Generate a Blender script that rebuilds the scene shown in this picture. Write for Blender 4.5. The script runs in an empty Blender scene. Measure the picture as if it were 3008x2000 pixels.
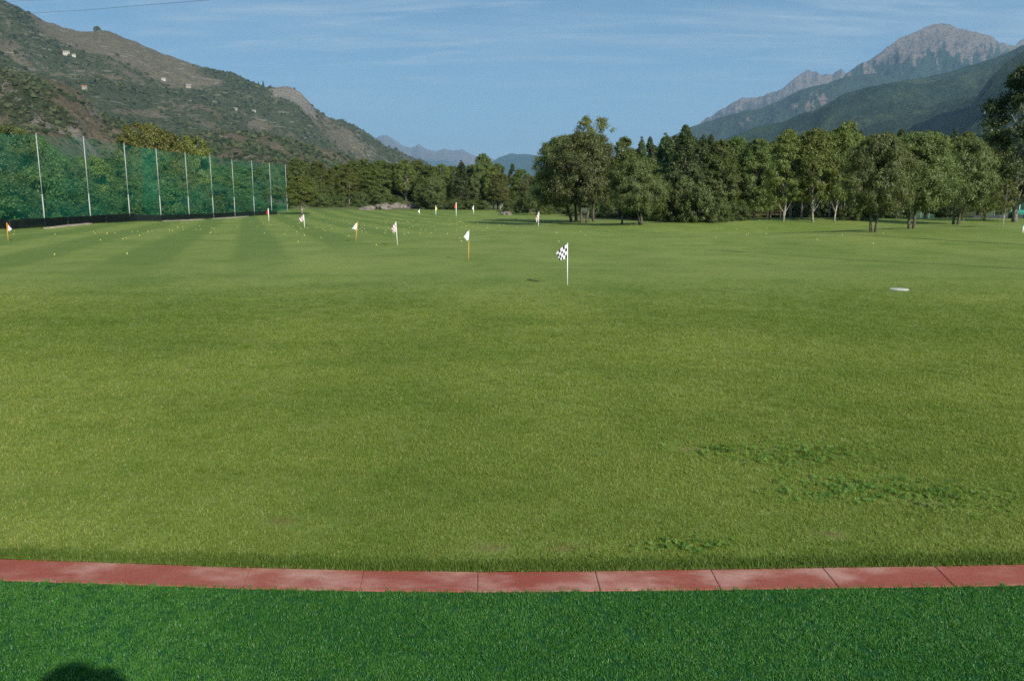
import bpy, math, random
import numpy as np
from mathutils import Vector, Matrix
R = math.radians
random.seed(7)
rng = np.random.default_rng(7)
S = bpy.context.scene
C = S.collection

# ------------------------------------------------------------------ camera, sky, sun, exposure
F, CX, CY, PITCH, CAMZ = 2285.0, 1504.0, 1000.0, R(9.93), 1.65
cam = bpy.data.cameras.new('camera'); cam_o = bpy.data.objects.new('camera', cam); C.objects.link(cam_o)
cam.sensor_width = 36.0; cam.lens = 36.0 * F / 3008.0
cam.clip_start = 0.05; cam.clip_end = 60000
cam_o.location = (0, 0, CAMZ); cam_o.rotation_euler = (math.pi/2 - PITCH, 0, 0)
S.camera = cam_o
SUN_EL, SHADOW_AZ = R(29.0), R(29.5)          # shadows fall 29.5 degrees to the left of straight ahead
TOSUN = Vector((math.sin(SHADOW_AZ)*math.cos(SUN_EL), -math.cos(SHADOW_AZ)*math.cos(SUN_EL), math.sin(SUN_EL)))
sun = bpy.data.lights.new('sun', 'SUN'); sun.energy = 5.0; sun.angle = R(0.55); sun.color = (1.0, 0.93, 0.83)
sun_o = bpy.data.objects.new('sun', sun); C.objects.link(sun_o); sun_o.location = (60, -100, 80)
sun_o.rotation_euler = TOSUN.to_track_quat('Z', 'Y').to_euler()
W = bpy.data.worlds.new('World'); S.world = W; W.use_nodes = True
S.view_settings.view_transform = 'Standard'; S.view_settings.look = 'None'
S.view_settings.gamma = 1.0; S.view_settings.use_curve_mapping = False
S.view_settings.exposure = 0.76
S.cycles.use_denoising = False; S.cycles.use_adaptive_sampling = True; S.cycles.adaptive_threshold = 0.01; S.cycles.sample_clamp_indirect = 4.0; S.cycles.blur_glossy = 1.0
S.cycles.max_bounces = 6; S.cycles.diffuse_bounces = 2; S.cycles.glossy_bounces = 2
S.cycles.transparent_max_bounces = 16; S.cycles.volume_bounces = 1; S.cycles.transmission_bounces = 3
S.cycles.caustics_reflective = False; S.cycles.caustics_refractive = False

# ------------------------------------------------------------------ node helper
class NT:
    def __init__(s, tree): s.t = tree; s.n = tree.nodes; s.l = tree.links
    def link(s, a, b): s.l.new(a, b)
    def node(s, typ, ins=None, **props):
        nd = s.n.new(typ)
        for k, v in props.items(): setattr(nd, k, v)
        for k, v in (ins or {}).items():
            if isinstance(v, bpy.types.NodeSocket): s.l.new(v, nd.inputs[k])
            else: nd.inputs[k].default_value = v
        return nd
    def val(s, v): nd = s.n.new('ShaderNodeValue'); nd.outputs[0].default_value = v; return nd.outputs[0]
    def math(s, op, a, b=0.0, c=0.0, clamp=False):
        nd = s.node('ShaderNodeMath', {0: a, 1: b, 2: c}, operation=op); nd.use_clamp = clamp; return nd.outputs[0]
    def mix(s, fac, a, b, mode='MIX'):
        nd = s.n.new('ShaderNodeMix'); nd.data_type = 'RGBA'; nd.blend_type = mode
        for i, v in ((0, fac), (6, a), (7, b)):
            if isinstance(v, bpy.types.NodeSocket): s.l.new(v, nd.inputs[i])
            else: nd.inputs[i].default_value = v if i == 0 else (tuple(v) + (1,))[:4]
        return nd.outputs[2]
    def ramp(s, x, a, b, lo=0.0, hi=1.0, smooth=True):
        nd = s.node('ShaderNodeMapRange', {0: x, 1: a, 2: b, 3: lo, 4: hi})
        nd.interpolation_type = 'SMOOTHSTEP' if smooth else 'LINEAR'; return nd.outputs[0]
    def pos(s): return s.node('ShaderNodeNewGeometry').outputs['Position']
    def noise(s, vec, scale, detail=3.0, rough=0.55, dist=0.0):
        return s.node('ShaderNodeTexNoise', {'Vector': vec, 'Scale': scale, 'Detail': detail, 'Roughness': rough, 'Distortion': dist}).outputs[0]
    def mapping(s, vec, scale=(1, 1, 1), loc=(0, 0, 0), rot=(0, 0, 0)):
        return s.node('ShaderNodeMapping', {'Vector': vec, 'Scale': scale, 'Location': loc, 'Rotation': rot}).outputs[0]
    def attr(s, name, out=2): return s.node('ShaderNodeAttribute', attribute_name=name).outputs[out]
    def bump(s, h, strength=0.5, dist=0.05): return s.node('ShaderNodeBump', {'Height': h, 'Strength': strength, 'Distance': dist}).outputs[0]

MATS = {}
def material(name, build, rough=0.8, spec=0.3):
    if name in MATS: return MATS[name]
    m = bpy.data.materials.new(name); m.use_nodes = True
    nt = NT(m.node_tree); p = nt.n['Principled BSDF']
    p.inputs['Roughness'].default_value = rough; p.inputs['Specular IOR Level'].default_value = spec
    build(nt, p); MATS[name] = m; return m
def plain(name, col, rough=0.6, spec=0.4, var=0.15, scale=3.0, bump=0.0, metal=0.0):
    def b(nt, p):
        co = nt.node('ShaderNodeTexCoord').outputs['Object']
        n = nt.noise(co, scale, 4)
        f = nt.ramp(n, 0.3, 0.7, 1-var, 1+var)
        nt.link(nt.mix(1.0, col, nt.node('ShaderNodeCombineColor', {0: f, 1: f, 2: f}).outputs[0], 'MULTIPLY'), p.inputs['Base Color'])
        p.inputs['Metallic'].default_value = metal
        if bump: nt.link(nt.bump(nt.noise(co, scale*6, 4), bump, 0.02), p.inputs['Normal'])
    return material(name, b, rough, spec)

# ------------------------------------------------------------------ world: sky with thin cirrus
nt = NT(W.node_tree); bg = nt.n['Background']; bg.inputs['Strength'].default_value = 0.050
sky = nt.node('ShaderNodeTexSky', sky_type='NISHITA', sun_disc=False)
sky.sun_elevation = SUN_EL; sky.sun_rotation = math.pi - SHADOW_AZ
sky.altitude = 600; sky.air_density = 1.0; sky.dust_density = 1.0; sky.ozone_density = 2.0
gen = nt.node('ShaderNodeTexCoord').outputs['Generated']
sx = nt.node('ShaderNodeSeparateXYZ', {0: gen})
zz = nt.math('ADD', nt.math('MAXIMUM', sx.outputs[2], 0.0), 0.09)
pl = nt.node('ShaderNodeCombineXYZ', {0: nt.math('DIVIDE', sx.outputs[0], zz), 1: nt.math('DIVIDE', sx.outputs[1], zz), 2: 0.0}).outputs[0]
c1 = nt.noise(nt.mapping(pl, (0.55, 1.1, 1), (3.1, 0.7, 0), (0, 0, 0.35)), 1.1, 6, 0.62, 0.4)
c2 = nt.noise(nt.mapping(pl, (0.9, 4.2, 1), (1.3, 2.2, 0), (0, 0, 0.28)), 1.4, 5, 0.6, 0.8)
c3 = nt.noise(nt.mapping(pl, (0.25, 0.4, 1), (6.0, 4.0, 0)), 0.8, 2)
cl = nt.math('MULTIPLY', nt.math('ADD', nt.ramp(c1, 0.42, 0.76, 0, 0.6), nt.ramp(c2, 0.46, 0.76, 0, 0.6)), nt.ramp(c3, 0.32, 0.6, 0.4, 1.0))
cl = nt.math('MULTIPLY', cl, nt.ramp(sx.outputs[2], -0.02, 0.06, 0, 1))
skc = nt.mix(1.0, sky.outputs[0], (0.72, 0.98, 1.05), 'MULTIPLY')
skc = nt.mix(nt.ramp(sx.outputs[2], 0.20, 0.0, 0, 0.65), skc, (6.0, 8.0, 9.0))
nt.link(nt.mix(cl, skc, (6.6, 7.9, 8.6)), bg.inputs['Color'])

# ------------------------------------------------------------------ numpy helpers
PERM = rng.permutation(256); PERM = np.concatenate([PERM, PERM, PERM])
GR = rng.normal(size=(256, 3)); GR /= np.linalg.norm(GR, axis=1)[:, None]
def perlin(p):
    p = np.asarray(p, float); i = np.floor(p).astype(int); f = p - i; i &= 255
    u = f*f*f*(f*(f*6-15)+10); out = 0
    for dx in (0, 1):
        for dy in (0, 1):
            for dz in (0, 1):
                h = PERM[PERM[PERM[(i[..., 0]+dx) & 255] + ((i[..., 1]+dy) & 255)] + ((i[..., 2]+dz) & 255)]
                d = f - np.array([dx, dy, dz])
                w = (u[..., 0] if dx else 1-u[..., 0])*(u[..., 1] if dy else 1-u[..., 1])*(u[..., 2] if dz else 1-u[..., 2])
                out = out + w*np.sum(GR[h]*d, -1)
    return out
def fbm(p, octv=5, gain=0.5, ridged=False):
    p = np.asarray(p, float); s = 0; a = 1.0
    for k in range(octv):
        n = perlin(p*(2.0**k) + 17.3*k); s = s + a*((0.35-np.abs(n))*2 if ridged else n*1.4); a *= gain
    return s
def sstep(x, a, b):
    t = np.clip((x-a)/(b-a), 0, 1); return t*t*(3-2*t)
def mesh_np(name, V, faces_list, mat=None, smooth=False, attrs=None, mats=None, midx=None):
    """faces_list: list of int arrays (n,k)"""
    me = bpy.data.meshes.new(name); V = np.asarray(V, np.float32)
    me.vertices.add(len(V)); me.vertices.foreach_set('co', V.ravel())
    fl = [np.asarray(f, np.int32) for f in faces_list if len(f)]
    tot = np.concatenate([np.full(len(f), f.shape[1], np.int32) for f in fl])
    idx = np.concatenate([f.ravel() for f in fl])
    me.loops.add(len(idx)); me.loops.foreach_set('vertex_index', idx)
    me.polygons.add(len(tot)); me.polygons.foreach_set('loop_start', np.concatenate([[0], np.cumsum(tot)[:-1]]).astype(np.int32))
    me.polygons.foreach_set('loop_total', tot)
    me.polygons.foreach_set('use_smooth', np.full(len(tot), bool(smooth)))
    for k, v in (attrs or {}).items():
        a = me.attributes.new(k, 'FLOAT', 'POINT'); a.data.foreach_set('value', np.asarray(v, np.float32))
    for m in (mats or ([mat] if mat else [])): me.materials.append(m)
    if midx is not None: me.polygons.foreach_set('material_index', np.asarray(midx, np.int32))
    me.update(calc_edges=True); me.validate(); return me
def obj(name, me, parent=None, loc=None, **props):
    o = bpy.data.objects.new(name, me); C.objects.link(o)
    if parent is not None: o.parent = parent
    if loc is not None: o.location = loc
    for k, v in props.items(): o[k] = v
    return o
def thing(name, label, cat, loc=(0, 0, 0), rotz=0.0, group=None):
    o = bpy.data.objects.new(name, None); C.objects.link(o); o.empty_display_size = 0.2
    o.location = loc; o.rotation_euler = (0, 0, rotz); o['label'] = label; o['category'] = cat
    if group: o['group'] = group
    return o
def tag(o, label, cat, group=None):
    o['label'] = label; o['category'] = cat
    if group: o['group'] = group
    return o
class MB:
    """collects shapes into one mesh"""
    def __init__(s): s.V = []; s.Q = []; s.T = []; s.n = 0; s.A = []
    def add(s, V, Q=None, T=None, a=0.0):
        V = np.asarray(V, float); s.V.append(V)
        if Q is not None and len(Q): s.Q.append(np.asarray(Q)+s.n)
        if T is not None and len(T): s.T.append(np.asarray(T)+s.n)
        s.A.append(np.full(len(V), a)); s.n += len(V)
    def box(s, c, d, rz=0.0):
        x, y, z = np.array(d)/2
        V = np.array([[-x,-y,-z],[x,-y,-z],[x,y,-z],[-x,y,-z],[-x,-y,z],[x,-y,z],[x,y,z],[-x,y,z]])
        ca, sa = math.cos(rz), math.sin(rz); V = np.c_[V[:,0]*ca-V[:,1]*sa, V[:,0]*sa+V[:,1]*ca, V[:,2]] + np.array(c)
        s.add(V, [[0,3,2,1],[4,5,6,7],[0,1,5,4],[1,2,6,5],[2,3,7,6],[3,0,4,7]])
    def tube(s, P, r, sides=6, cap=True):
        P = np.asarray(P, float); n = len(P); r = np.broadcast_to(np.asarray(r, float), (n,))
        T = np.gradient(P, axis=0); T /= np.linalg.norm(T, axis=1)[:, None]+1e-9
        ref = np.array([0.31, 0.95, 0.05]) if abs(T[0, 2]) > 0.6 else np.array([0, 0, 1.0])
        A = np.cross(T, ref); A /= np.linalg.norm(A, axis=1)[:, None]+1e-9; B = np.cross(T, A)
        th = np.arange(sides)*2*math.pi/sides
        V = P[:, None]+r[:, None, None]*(np.cos(th)[None, :, None]*A[:, None]+np.sin(th)[None, :, None]*B[:, None])
        i = np.arange(n-1)[:, None]*sides; k = np.arange(sides)[None]; k2 = (k+1) % sides
        Q = np.stack([i+k, i+k2, i+sides+k2, i+sides+k], -1).reshape(-1, 4)
        V = V.reshape(-1, 3); Tt = []
        if cap:
            V = np.vstack([V, P[0], P[-1]]); m = n*sides
            Tt = [[m, (j+1) % sides, j] for j in range(sides)] + [[m+1, m-sides+j, m-sides+(j+1) % sides] for j in range(sides)]
        s.add(V, Q, Tt)
    def mesh(s, name, mat=None, smooth=False, mats=None, attr=None):
        fl = []
        if s.Q: fl.append(np.vstack(s.Q))
        if s.T: fl.append(np.vstack(s.T))
        return mesh_np(name, np.vstack(s.V), fl, mat, smooth, {attr: np.concatenate(s.A)} if attr else None, mats)

# ------------------------------------------------------------------ photo pixel -> world
cp, sp = math.cos(PITCH), math.sin(PITCH)
def ray(px, py):
    x = px-CX; y = CY-py
    return np.array([x, F*cp+y*sp, -F*sp+y*cp])
def at_depth(px, py, Y):
    d = ray(px, py); return np.array([0, 0, CAMZ]) + d*(Y/d[1])
def gauss(x, y, cx, cy, sx, sy): return np.exp(-((x-cx)/sx)**2-((y-cy)/sy)**2)
def G(x, y):
    """height of the ground"""
    x = np.asarray(x, float); y = np.asarray(y, float)
    far = sstep(y, 9, 26)
    q = np.stack([x/17, y/13, 0*x+0.5], -1); q2 = np.stack([x/5.5, y/4.5, 0*x+3.1], -1)
    und = np.where(y < 400, 1, 0)*(0.10*fbm(q, 2)+0.022*fbm(q2, 2))
    z = far*und
    z = z + 0.62*gauss(x, y, 27, 44, 12, 10) + 0.45*gauss(x, y, 40, 66, 14, 12)
    z = z - 0.50*gauss(x, y, 19, 49, 8, 5) + 0.50*gauss(x, y, 20, 62, 10, 6) - 0.5*gauss(x, y, 27, 80, 12, 5)
    z = z + 0.75*sstep(y, 96, 145)*sstep(x, 12, -8) + 0.3*sstep(y, 110, 140)*(1-sstep(x, 12, -8))
    z = z + 1.1*gauss(x, y, -40, 150, 15, 12) + 1.6*gauss(x, y, -24, 156, 9, 7)
    z = z + 2.6*gauss(x, y, 86, 120, 16, 14)
    return z
def ground(px, py, ymax=300.0):
    d = ray(px, py); ys = np.geomspace(1.0, ymax, 3000); P = d[None]*(ys/d[1])[:, None]; P[:, 2] += CAMZ
    below = P[:, 2] < G(P[:, 0], P[:, 1]); k = int(np.argmax(below)) if below.any() else len(ys)-1
    p = P[k]; p[2] = G(p[0], p[1]); return p
def gz(x, y): return float(G(x, y))

# ------------------------------------------------------------------ ground sheet
EDGE_FAR = [(-700, 1612), (-330, 1628), (70, 1644), (400, 1655), (735, 1667), (1068, 1675), (1403, 1679), (1748, 1677), (2088, 1672), (2417, 1667), (2746, 1662), (3075, 1656), (3420, 1646), (3800, 1633)]
EDGE_NEAR = [(-800, 1663), (-400, 1683), (4, 1702), (348, 1713), (712, 1726), (1056, 1733), (1402, 1736), (1763, 1733), (2117, 1729), (2464, 1724), (2803, 1720), (3145, 1713), (3510, 1702), (3920, 1688)]
def flat(px, py, z=0.0):
    d = ray(px, py); t = (z-CAMZ)/d[2]; return np.array([d[0]*t, d[1]*t, z])
efar = np.array([flat(*p) for p in EDGE_FAR]); enear = np.array([flat(*p) for p in EDGE_NEAR])
def far_edge_y(x): return np.interp(x, efar[:, 0], efar[:, 1])
def near_edge_y(x): return np.interp(x, enear[:, 0], enear[:, 1])

SOIL = [ground(1447, 1612), ground(1652, 1606), ground(2735, 1483), ground(2440, 1570), ground(2025, 1320), ground(840, 1530)]
def lawn_mat(nt, p):
    P = nt.pos()
    fine = nt.noise(P, 55, 3, 0.7); mid = nt.noise(P, 7.0, 3, 0.6); big = nt.noise(nt.mapping(P, (1.0, 0.55, 1)), 0.22, 4, 0.6)
    huge = nt.noise(P, 0.045, 3, 0.5)
    streak = nt.noise(nt.mapping(P, (0.16, 0.62, 1), rot=(0, 0, 0.12)), 1.0, 4, 0.65)
    c = nt.mix(nt.ramp(big, 0.36, 0.64), (0.098, 0.158, 0.018), (0.162, 0.214, 0.040))
    c = nt.mix(nt.ramp(streak, 0.46, 0.64, 0, 0.6), c, (0.082, 0.140, 0.016))
    c = nt.mix(nt.ramp(mid, 0.35, 0.75, 0, 0.35), c, (0.178, 0.214, 0.048))
    c = nt.mix(nt.ramp(huge, 0.40, 0.62, 0, 0.4), c, (0.130, 0.186, 0.024))
    patch = nt.noise(nt.mapping(P, (0.7, 0.5, 1)), 1.0, 3, 0.6)
    c = nt.mix(nt.ramp(patch, 0.40, 0.66, 0, 0.45), c, (0.182, 0.222, 0.050))
    c = nt.mix(nt.ramp(patch, 0.46, 0.30, 0, 0.40), c, (0.076, 0.134, 0.014))
    # mowing stripes on the part of the field along the net
    sxy = nt.node('ShaderNodeSeparateXYZ', {0: P})
    u = nt.math('ADD', nt.math('ADD', nt.math('MULTIPLY', sxy.outputs[0], 0.948), nt.math('MULTIPLY', sxy.outputs[1], 0.319)), nt.math('MULTIPLY', big, 1.0))
    w = nt.math('SINE', nt.math('MULTIPLY', u, 1.75))
    reg = nt.math('MULTIPLY', nt.ramp(sxy.outputs[1], 12, 26), nt.ramp(sxy.outputs[0], -3, -9))
    st = nt.math('MULTIPLY', nt.ramp(w, -0.5, 0.5, 0, 0.65), reg)
    c = nt.mix(st, c, (0.070, 0.126, 0.016))
    f = nt.ramp(fine, 0.2, 0.8, 0.62, 1.38, False)
    c = nt.mix(1.0, c, nt.node('ShaderNodeCombineColor', {0: f, 1: f, 2: f}).outputs[0], 'MULTIPLY')
    for s in SOIL:
        dn = nt.node('ShaderNodeVectorMath', {0: nt.mapping(P, (0.7, 1.2, 0)), 1: (s[0]*0.7, s[1]*1.2, 0)}, operation='DISTANCE').outputs['Value']
        k = nt.ramp(nt.math('ADD', dn, nt.math('MULTIPLY', mid, 0.14)), 0.08, 0.16, 0.65, 0.0)
        c = nt.mix(k, c, (0.17, 0.105, 0.045))
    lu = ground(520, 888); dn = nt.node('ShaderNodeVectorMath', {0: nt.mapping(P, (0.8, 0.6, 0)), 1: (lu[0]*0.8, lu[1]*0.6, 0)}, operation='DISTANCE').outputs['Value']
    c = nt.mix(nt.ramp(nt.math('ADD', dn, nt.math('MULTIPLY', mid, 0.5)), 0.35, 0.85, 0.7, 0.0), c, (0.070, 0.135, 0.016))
    # rough ground under the woods and beyond
    ro = nt.attr('rough')
    rc = nt.mix(nt.noise(P, 0.6, 5, 0.65), (0.05, 0.07, 0.02), (0.10, 0.105, 0.04))
    c = nt.mix(ro, c, rc)
    nt.link(c, p.inputs['Base Color'])
    nt.link(nt.bump(nt.math('ADD', fine, nt.math('MULTIPLY', mid, 1.0)), 0.6, 0.03), p.inputs['Normal'])
    p.inputs['Sheen Weight'].default_value = 0.03; p.inputs['Sheen Roughness'].default_value = 0.5
    p.inputs['Sheen Tint'].default_value = (0.85, 0.95, 0.6, 1)
LAWN = material('lawn', lawn_mat, 0.85, 0.15)
def axis(fine, step, out, n): 
    a = np.arange(-fine, fine+1e-6, step); g = np.geomspace(fine, out, n)[1:]
    return np.concatenate([-g[::-1], a, g])
xs = axis(60, 0.8, 26000, 60)
ys = np.concatenate([-np.geomspace(12, 3000, 24)[::-1], np.arange(-11, 3.0, 1.0), np.arange(3.0, 40, 0.4), np.arange(40, 180, 0.8), np.geomspace(180, 26000, 70)])
X, Y = np.meshgrid(xs, ys); Z = G(X, Y)
Z = np.where(Y < far_edge_y(np.clip(X, efar[0, 0], efar[-1, 0]))+0.25, -0.06, Z)
nx, ny = len(xs), len(ys)
i = np.arange(ny-1)[:, None]*nx+np.arange(nx-1)[None]
Q = np.stack([i, i+1, i+nx+1, i+nx], -1).reshape(-1, 4)
rough = np.clip(sstep(Y, 128, 142)+sstep(X, 20, 26)*sstep(Y, 76, 82)+sstep(X, 6, 11)*sstep(Y, 80, 86)+sstep(X, -37, -39.5), 0, 1)
rough = np.where((X > 30) & (Y < 100), rough*0.35, rough)
g = obj('ground', mesh_np('ground', np.c_[X.ravel(), Y.ravel(), Z.ravel()], [Q], LAWN, True, {'rough': rough.ravel()}), kind='structure')

# near strip of lawn, finely built up to the edging
lx = np.linspace(-9, 9, 181); lt = np.linspace(0, 1, 12)
LX, LT = np.meshgrid(lx, lt); ex = np.clip(LX, efar[0, 0], efar[-1, 0]); LY = far_edge_y(ex)+0.004+LT*1.2
LZ = 0.002+0*LX
ii = np.arange(11)[:, None]*181+np.arange(180)[None]
obj('lawn', mesh_np('lawn', np.c_[LX.ravel(), LY.ravel(), LZ.ravel()], [np.stack([ii, ii+1, ii+182, ii+181], -1).reshape(-1, 4)], LAWN, True, {'rough': 0*LX.ravel()}), kind='structure')

# artificial turf mat in front of the edging
def turf_mat(nt, p):
    P = nt.pos(); n = nt.noise(P, 160, 3, 0.7); b = nt.noise(P, 1.1, 3)
    nt.link(nt.mix(nt.ramp(n, 0.3, 0.7), (0.008, 0.05, 0.018), (0.02, 0.11, 0.035)), p.inputs['Base Color'])
    nt.link(nt.bump(n, 0.8, 0.01), p.inputs['Normal'])
TURF = material('turf_mat', turf_mat, 0.8, 0.1)
tx = np.linspace(-7, 7, 141); TX, TT = np.meshgrid(tx, np.linspace(0, 1, 30))
TY = -1.6+(near_edge_y(np.clip(TX, enear[0, 0], enear[-1, 0]))-0.003+1.6)*TT; TZ = 0*TX-0.004
ii = np.arange(29)[:, None]*141+np.arange(140)[None]
obj('artificial_turf', mesh_np('artificial_turf', np.c_[TX.ravel(), TY.ravel(), TZ.ravel()], [np.stack([ii, ii+1, ii+142, ii+141], -1).reshape(-1, 4)], TURF, True), kind='structure')

# red rubber edging pavers, each its own piece
def paver_mat(nt, p):
    co = nt.pos(); oi = nt.node('ShaderNodeObjectInfo').outputs['Random']
    sp1 = nt.noise(co, 420, 2, 0.8); st = nt.noise(co, 1.8, 5, 0.6, 0.4); st2 = nt.noise(nt.mapping(co, (1.4, 2.6, 1), rot=(0, 0, 0.5)), 1.5, 5, 0.6)
    c = nt.mix(oi, (0.275, 0.064, 0.042), (0.310, 0.080, 0.052))
    c = nt.mix(nt.ramp(st, 0.42, 0.68, 0, 0.55), c, (0.37, 0.135, 0.095))
    c = nt.mix(nt.ramp(st2, 0.45, 0.70, 0, 0.75), c, (0.52, 0.31, 0.25))
    c = nt.mix(nt.ramp(nt.noise(co, 26, 4, 0.7), 0.60, 0.78, 0, 0.25), c, (0.20, 0.05, 0.04))
    f = nt.ramp(sp1, 0.25, 0.75, 0.72, 1.28, False)
    nt.link(nt.mix(1.0, c, nt.node('ShaderNodeCombineColor', {0: f, 1: f, 2: f}).outputs[0], 'MULTIPLY'), p.inputs['Base Color'])
    nt.link(nt.bump(sp1, 0.7, 0.004), p.inputs['Normal'])
PAV = material('red_paver', paver_mat, 0.72, 0.35)
strip = thing('edging_strip', 'row of red rubber edging pavers between lawn and artificial turf', 'edging')
strip['kind'] = 'structure'; del strip['category']
for k in range(len(efar)-1):
    q = [enear[k], enear[k+1], efar[k+1], efar[k]]; q = [np.array(v[:2]) for v in q]
    ctr = sum(q)/4; g_ = 0.0004 if k < 6 else 0.0013; zt = 0.001+random.uniform(-0.0008, 0.0008)
    ex_ = q[1]-q[0]; ex_ = ex_/np.linalg.norm(ex_)
    q[0] = q[0]+ex_*g_; q[3] = q[3]+ex_*g_; q[1] = q[1]-ex_*g_; q[2] = q[2]-ex_*g_
    bot = [np.r_[v, -0.05] for v in q]; mid_ = [np.r_[v, zt-0.0025] for v in q]
    top = [np.r_[v+(ctr-v)/np.linalg.norm(ctr-v)*0.003, zt] for v in q]
    V = np.array(bot+mid_+top)-np.r_[ctr, 0]
    Qs = [[0, 3, 2, 1], [8, 9, 10, 11]]
    for l in (0, 4):
        for j in range(4): Qs.append([l+j, l+(j+1) % 4, l+4+(j+1) % 4, l+4+j])
    obj('paver', mesh_np('paver', V, [Qs], PAV), strip, (ctr[0], ctr[1], 0))
mb = MB(); cc = (efar+enear)/2
V = []; 
for a, b in zip(enear, efar): V += [[a[0], a[1]-0.05, -0.012], [b[0], b[1]+0.05, -0.012]]
Qs = [[2*k, 2*k+2, 2*k+3, 2*k+1] for k in range(len(efar)-1)]
obj('paver_bed', mesh_np('paver_bed', V, [Qs], plain('bed_soil', (0.06, 0.04, 0.03), 0.9)), strip)

# ------------------------------------------------------------------ mountains
def hill_mat(name, veg, dry, rock, canopy, fine):
    def b(nt, p):
        P = nt.pos()
        n1 = nt.noise(P, 1/canopy, 5, 0.62); n2 = nt.noise(P, 1/(canopy*6), 4, 0.6); n3 = nt.noise(P, 1/fine, 4, 0.7)
        v = nt.attr('veg'); r = nt.attr('rock')
        vm = nt.ramp(nt.math('ADD', v, nt.math('MULTIPLY', nt.math('SUBTRACT', nt.math('ADD', n1, n2), 1.0), 1.1)), 0.40, 0.60)
        rm = nt.ramp(nt.math('ADD', r, nt.math('MULTIPLY', nt.math('SUBTRACT', nt.math('ADD', n1, n3), 1.0), 0.9)), 0.42, 0.58)
        g1 = nt.mix(nt.ramp(n3, 0.3, 0.7), [x*0.6 for x in veg], [x*1.55 for x in veg])
        d1 = nt.mix(n3, [x*0.7 for x in dry], [x*1.25 for x in dry])
        r1 = nt.mix(n3, [x*0.6 for x in rock], [x*1.3 for x in rock])
        n4 = nt.noise(P, 1/(fine*1.3), 3, 0.6)
        d1 = nt.mix(nt.ramp(n2, 0.35, 0.65, 0, 0.5), d1, [x*1.35 for x in dry])
        c = nt.mix(vm, d1, g1); c = nt.mix(rm, c, r1)
        c = nt.mix(nt.ramp(n4, 0.52, 0.60, 0, 0.72), c, [x*0.8 for x in veg])
        if canopy < 16:
            n5 = nt.noise(nt.mapping(P, (0.020, 0.020, 0.20)), 1.0, 3, 0.6); c = nt.mix(nt.ramp(n5, 0.61, 0.68, 0, 0.6), c, [x*1.35 for x in rock])
        nt.link(c, p.inputs['Base Color'])
        nt.link(nt.bump(nt.math('ADD', n1, nt.math('MULTIPLY', n3, 0.6)), 0.9, canopy*0.7), p.inputs['Normal'])
    return material(name, b, 0.95, 0.05)
def lin(pts, x, k): return np.interp(x, [p[0] for p in pts], [p[k] for p in pts])
def mountain(name, skyl, foot, mat, nu, nv, amp, nsc, ridged, vegf, rockf, rough_px=3.0, prof=1.0, seed=0.0, back=1.2, edge=0.18, stretch=1.0):
    """skyl: (px, py, Y) along the crest; foot: (px, Y, z) along the foot. A lofted slope with a back side."""
    px = np.linspace(skyl[0][0], skyl[-1][0], nu)
    py = lin(skyl, px, 1) + rough_px*fbm(np.stack([px/38.0, 0*px+seed, 0*px], -1), 5, 0.6, ridged)
    Yr = lin(skyl, px, 2); Yf = lin(foot, px, 1); zf = lin(foot, px, 2)
    Rg = np.array([at_depth(a, b, c) for a, b, c in zip(px, py, Yr)])
    Ft = np.stack([(px-CX)/F*(Yf*cp+0.28), Yf, zf], -1)
    nb = max(6, nv//6)
    v = np.concatenate([np.linspace(0, 1, nv), 1+np.linspace(0, back, nb+1)[1:]])
    U, Vv = np.meshgrid(np.linspace(0, 1, nu), v)
    vf = np.clip(Vv, 0, 1)[..., None]
    P = Ft[None]*(1-vf)+Rg[None]*vf
    P[..., 2] = zf[None]+(Rg[None, :, 2]-zf[None])*np.clip(Vv, 0, 1)**prof
    bk = np.clip(Vv-1, 0, None)
    P[..., 1] += bk*(Yr-Yf)[None]; P[..., 0] += bk*(Rg[:, 0]-Ft[:, 0])[None]
    P[..., 2] -= bk*(Rg[None, :, 2]-zf[None])*1.05
    w = np.where(Vv <= 1, np.sin(np.pi*np.clip(Vv, 0, 1)**1.4)**0.6*(1-edge)+edge*sstep(Vv, 0, 0.3)*(1-sstep(Vv, 0.97, 1.0)), 0.35*np.clip(bk*8, 0, 1))
    q = P/nsc*np.array([1, 1, stretch])+seed
    n = fbm(q, 6, 0.52, ridged)
    if ridged: n = n-n.mean()-0.12
    P[..., 2] += amp*w*n; P[..., 1] -= 0.55*amp*w*n
    if ridged:
        n2 = fbm(q*np.array([3.2, 3.2, 0.9]), 4, 0.55, True); n2 = n2-n2.mean(); P[..., 1] -= 0.22*amp*w*n2; P[..., 2] += 0.15*amp*w*n2
    n_l = fbm(P/nsc*2.0+seed+5, 4)
    global PYV, PXV
    dz = P[..., 2]-CAMZ; fw = P[..., 1]*cp-dz*sp; PXV = CX+F*P[..., 0]/fw; PYV = CY-F*(P[..., 1]*sp+dz*cp)/fw
    veg = np.clip(vegf(px[None]+0*Vv, np.clip(Vv, 0, 1), n_l), 0, 1.4); rk = np.clip(rockf(px[None]+0*Vv, np.clip(Vv, 0, 1), n_l), 0, 1.4)
    rows = len(v); i = np.arange(rows-1)[:, None]*nu+np.arange(nu-1)[None]
    Q = np.stack([i, i+1, i+nu+1, i+nu], -1).reshape(-1, 4)
    me = mesh_np(name, P.reshape(-1, 3), [Q], mat, True, {'veg': veg.ravel(), 'rock': rk.ravel()})
    o = obj(name, me, kind='structure')
    return P[:nv], veg[:nv], rk[:nv], px

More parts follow.
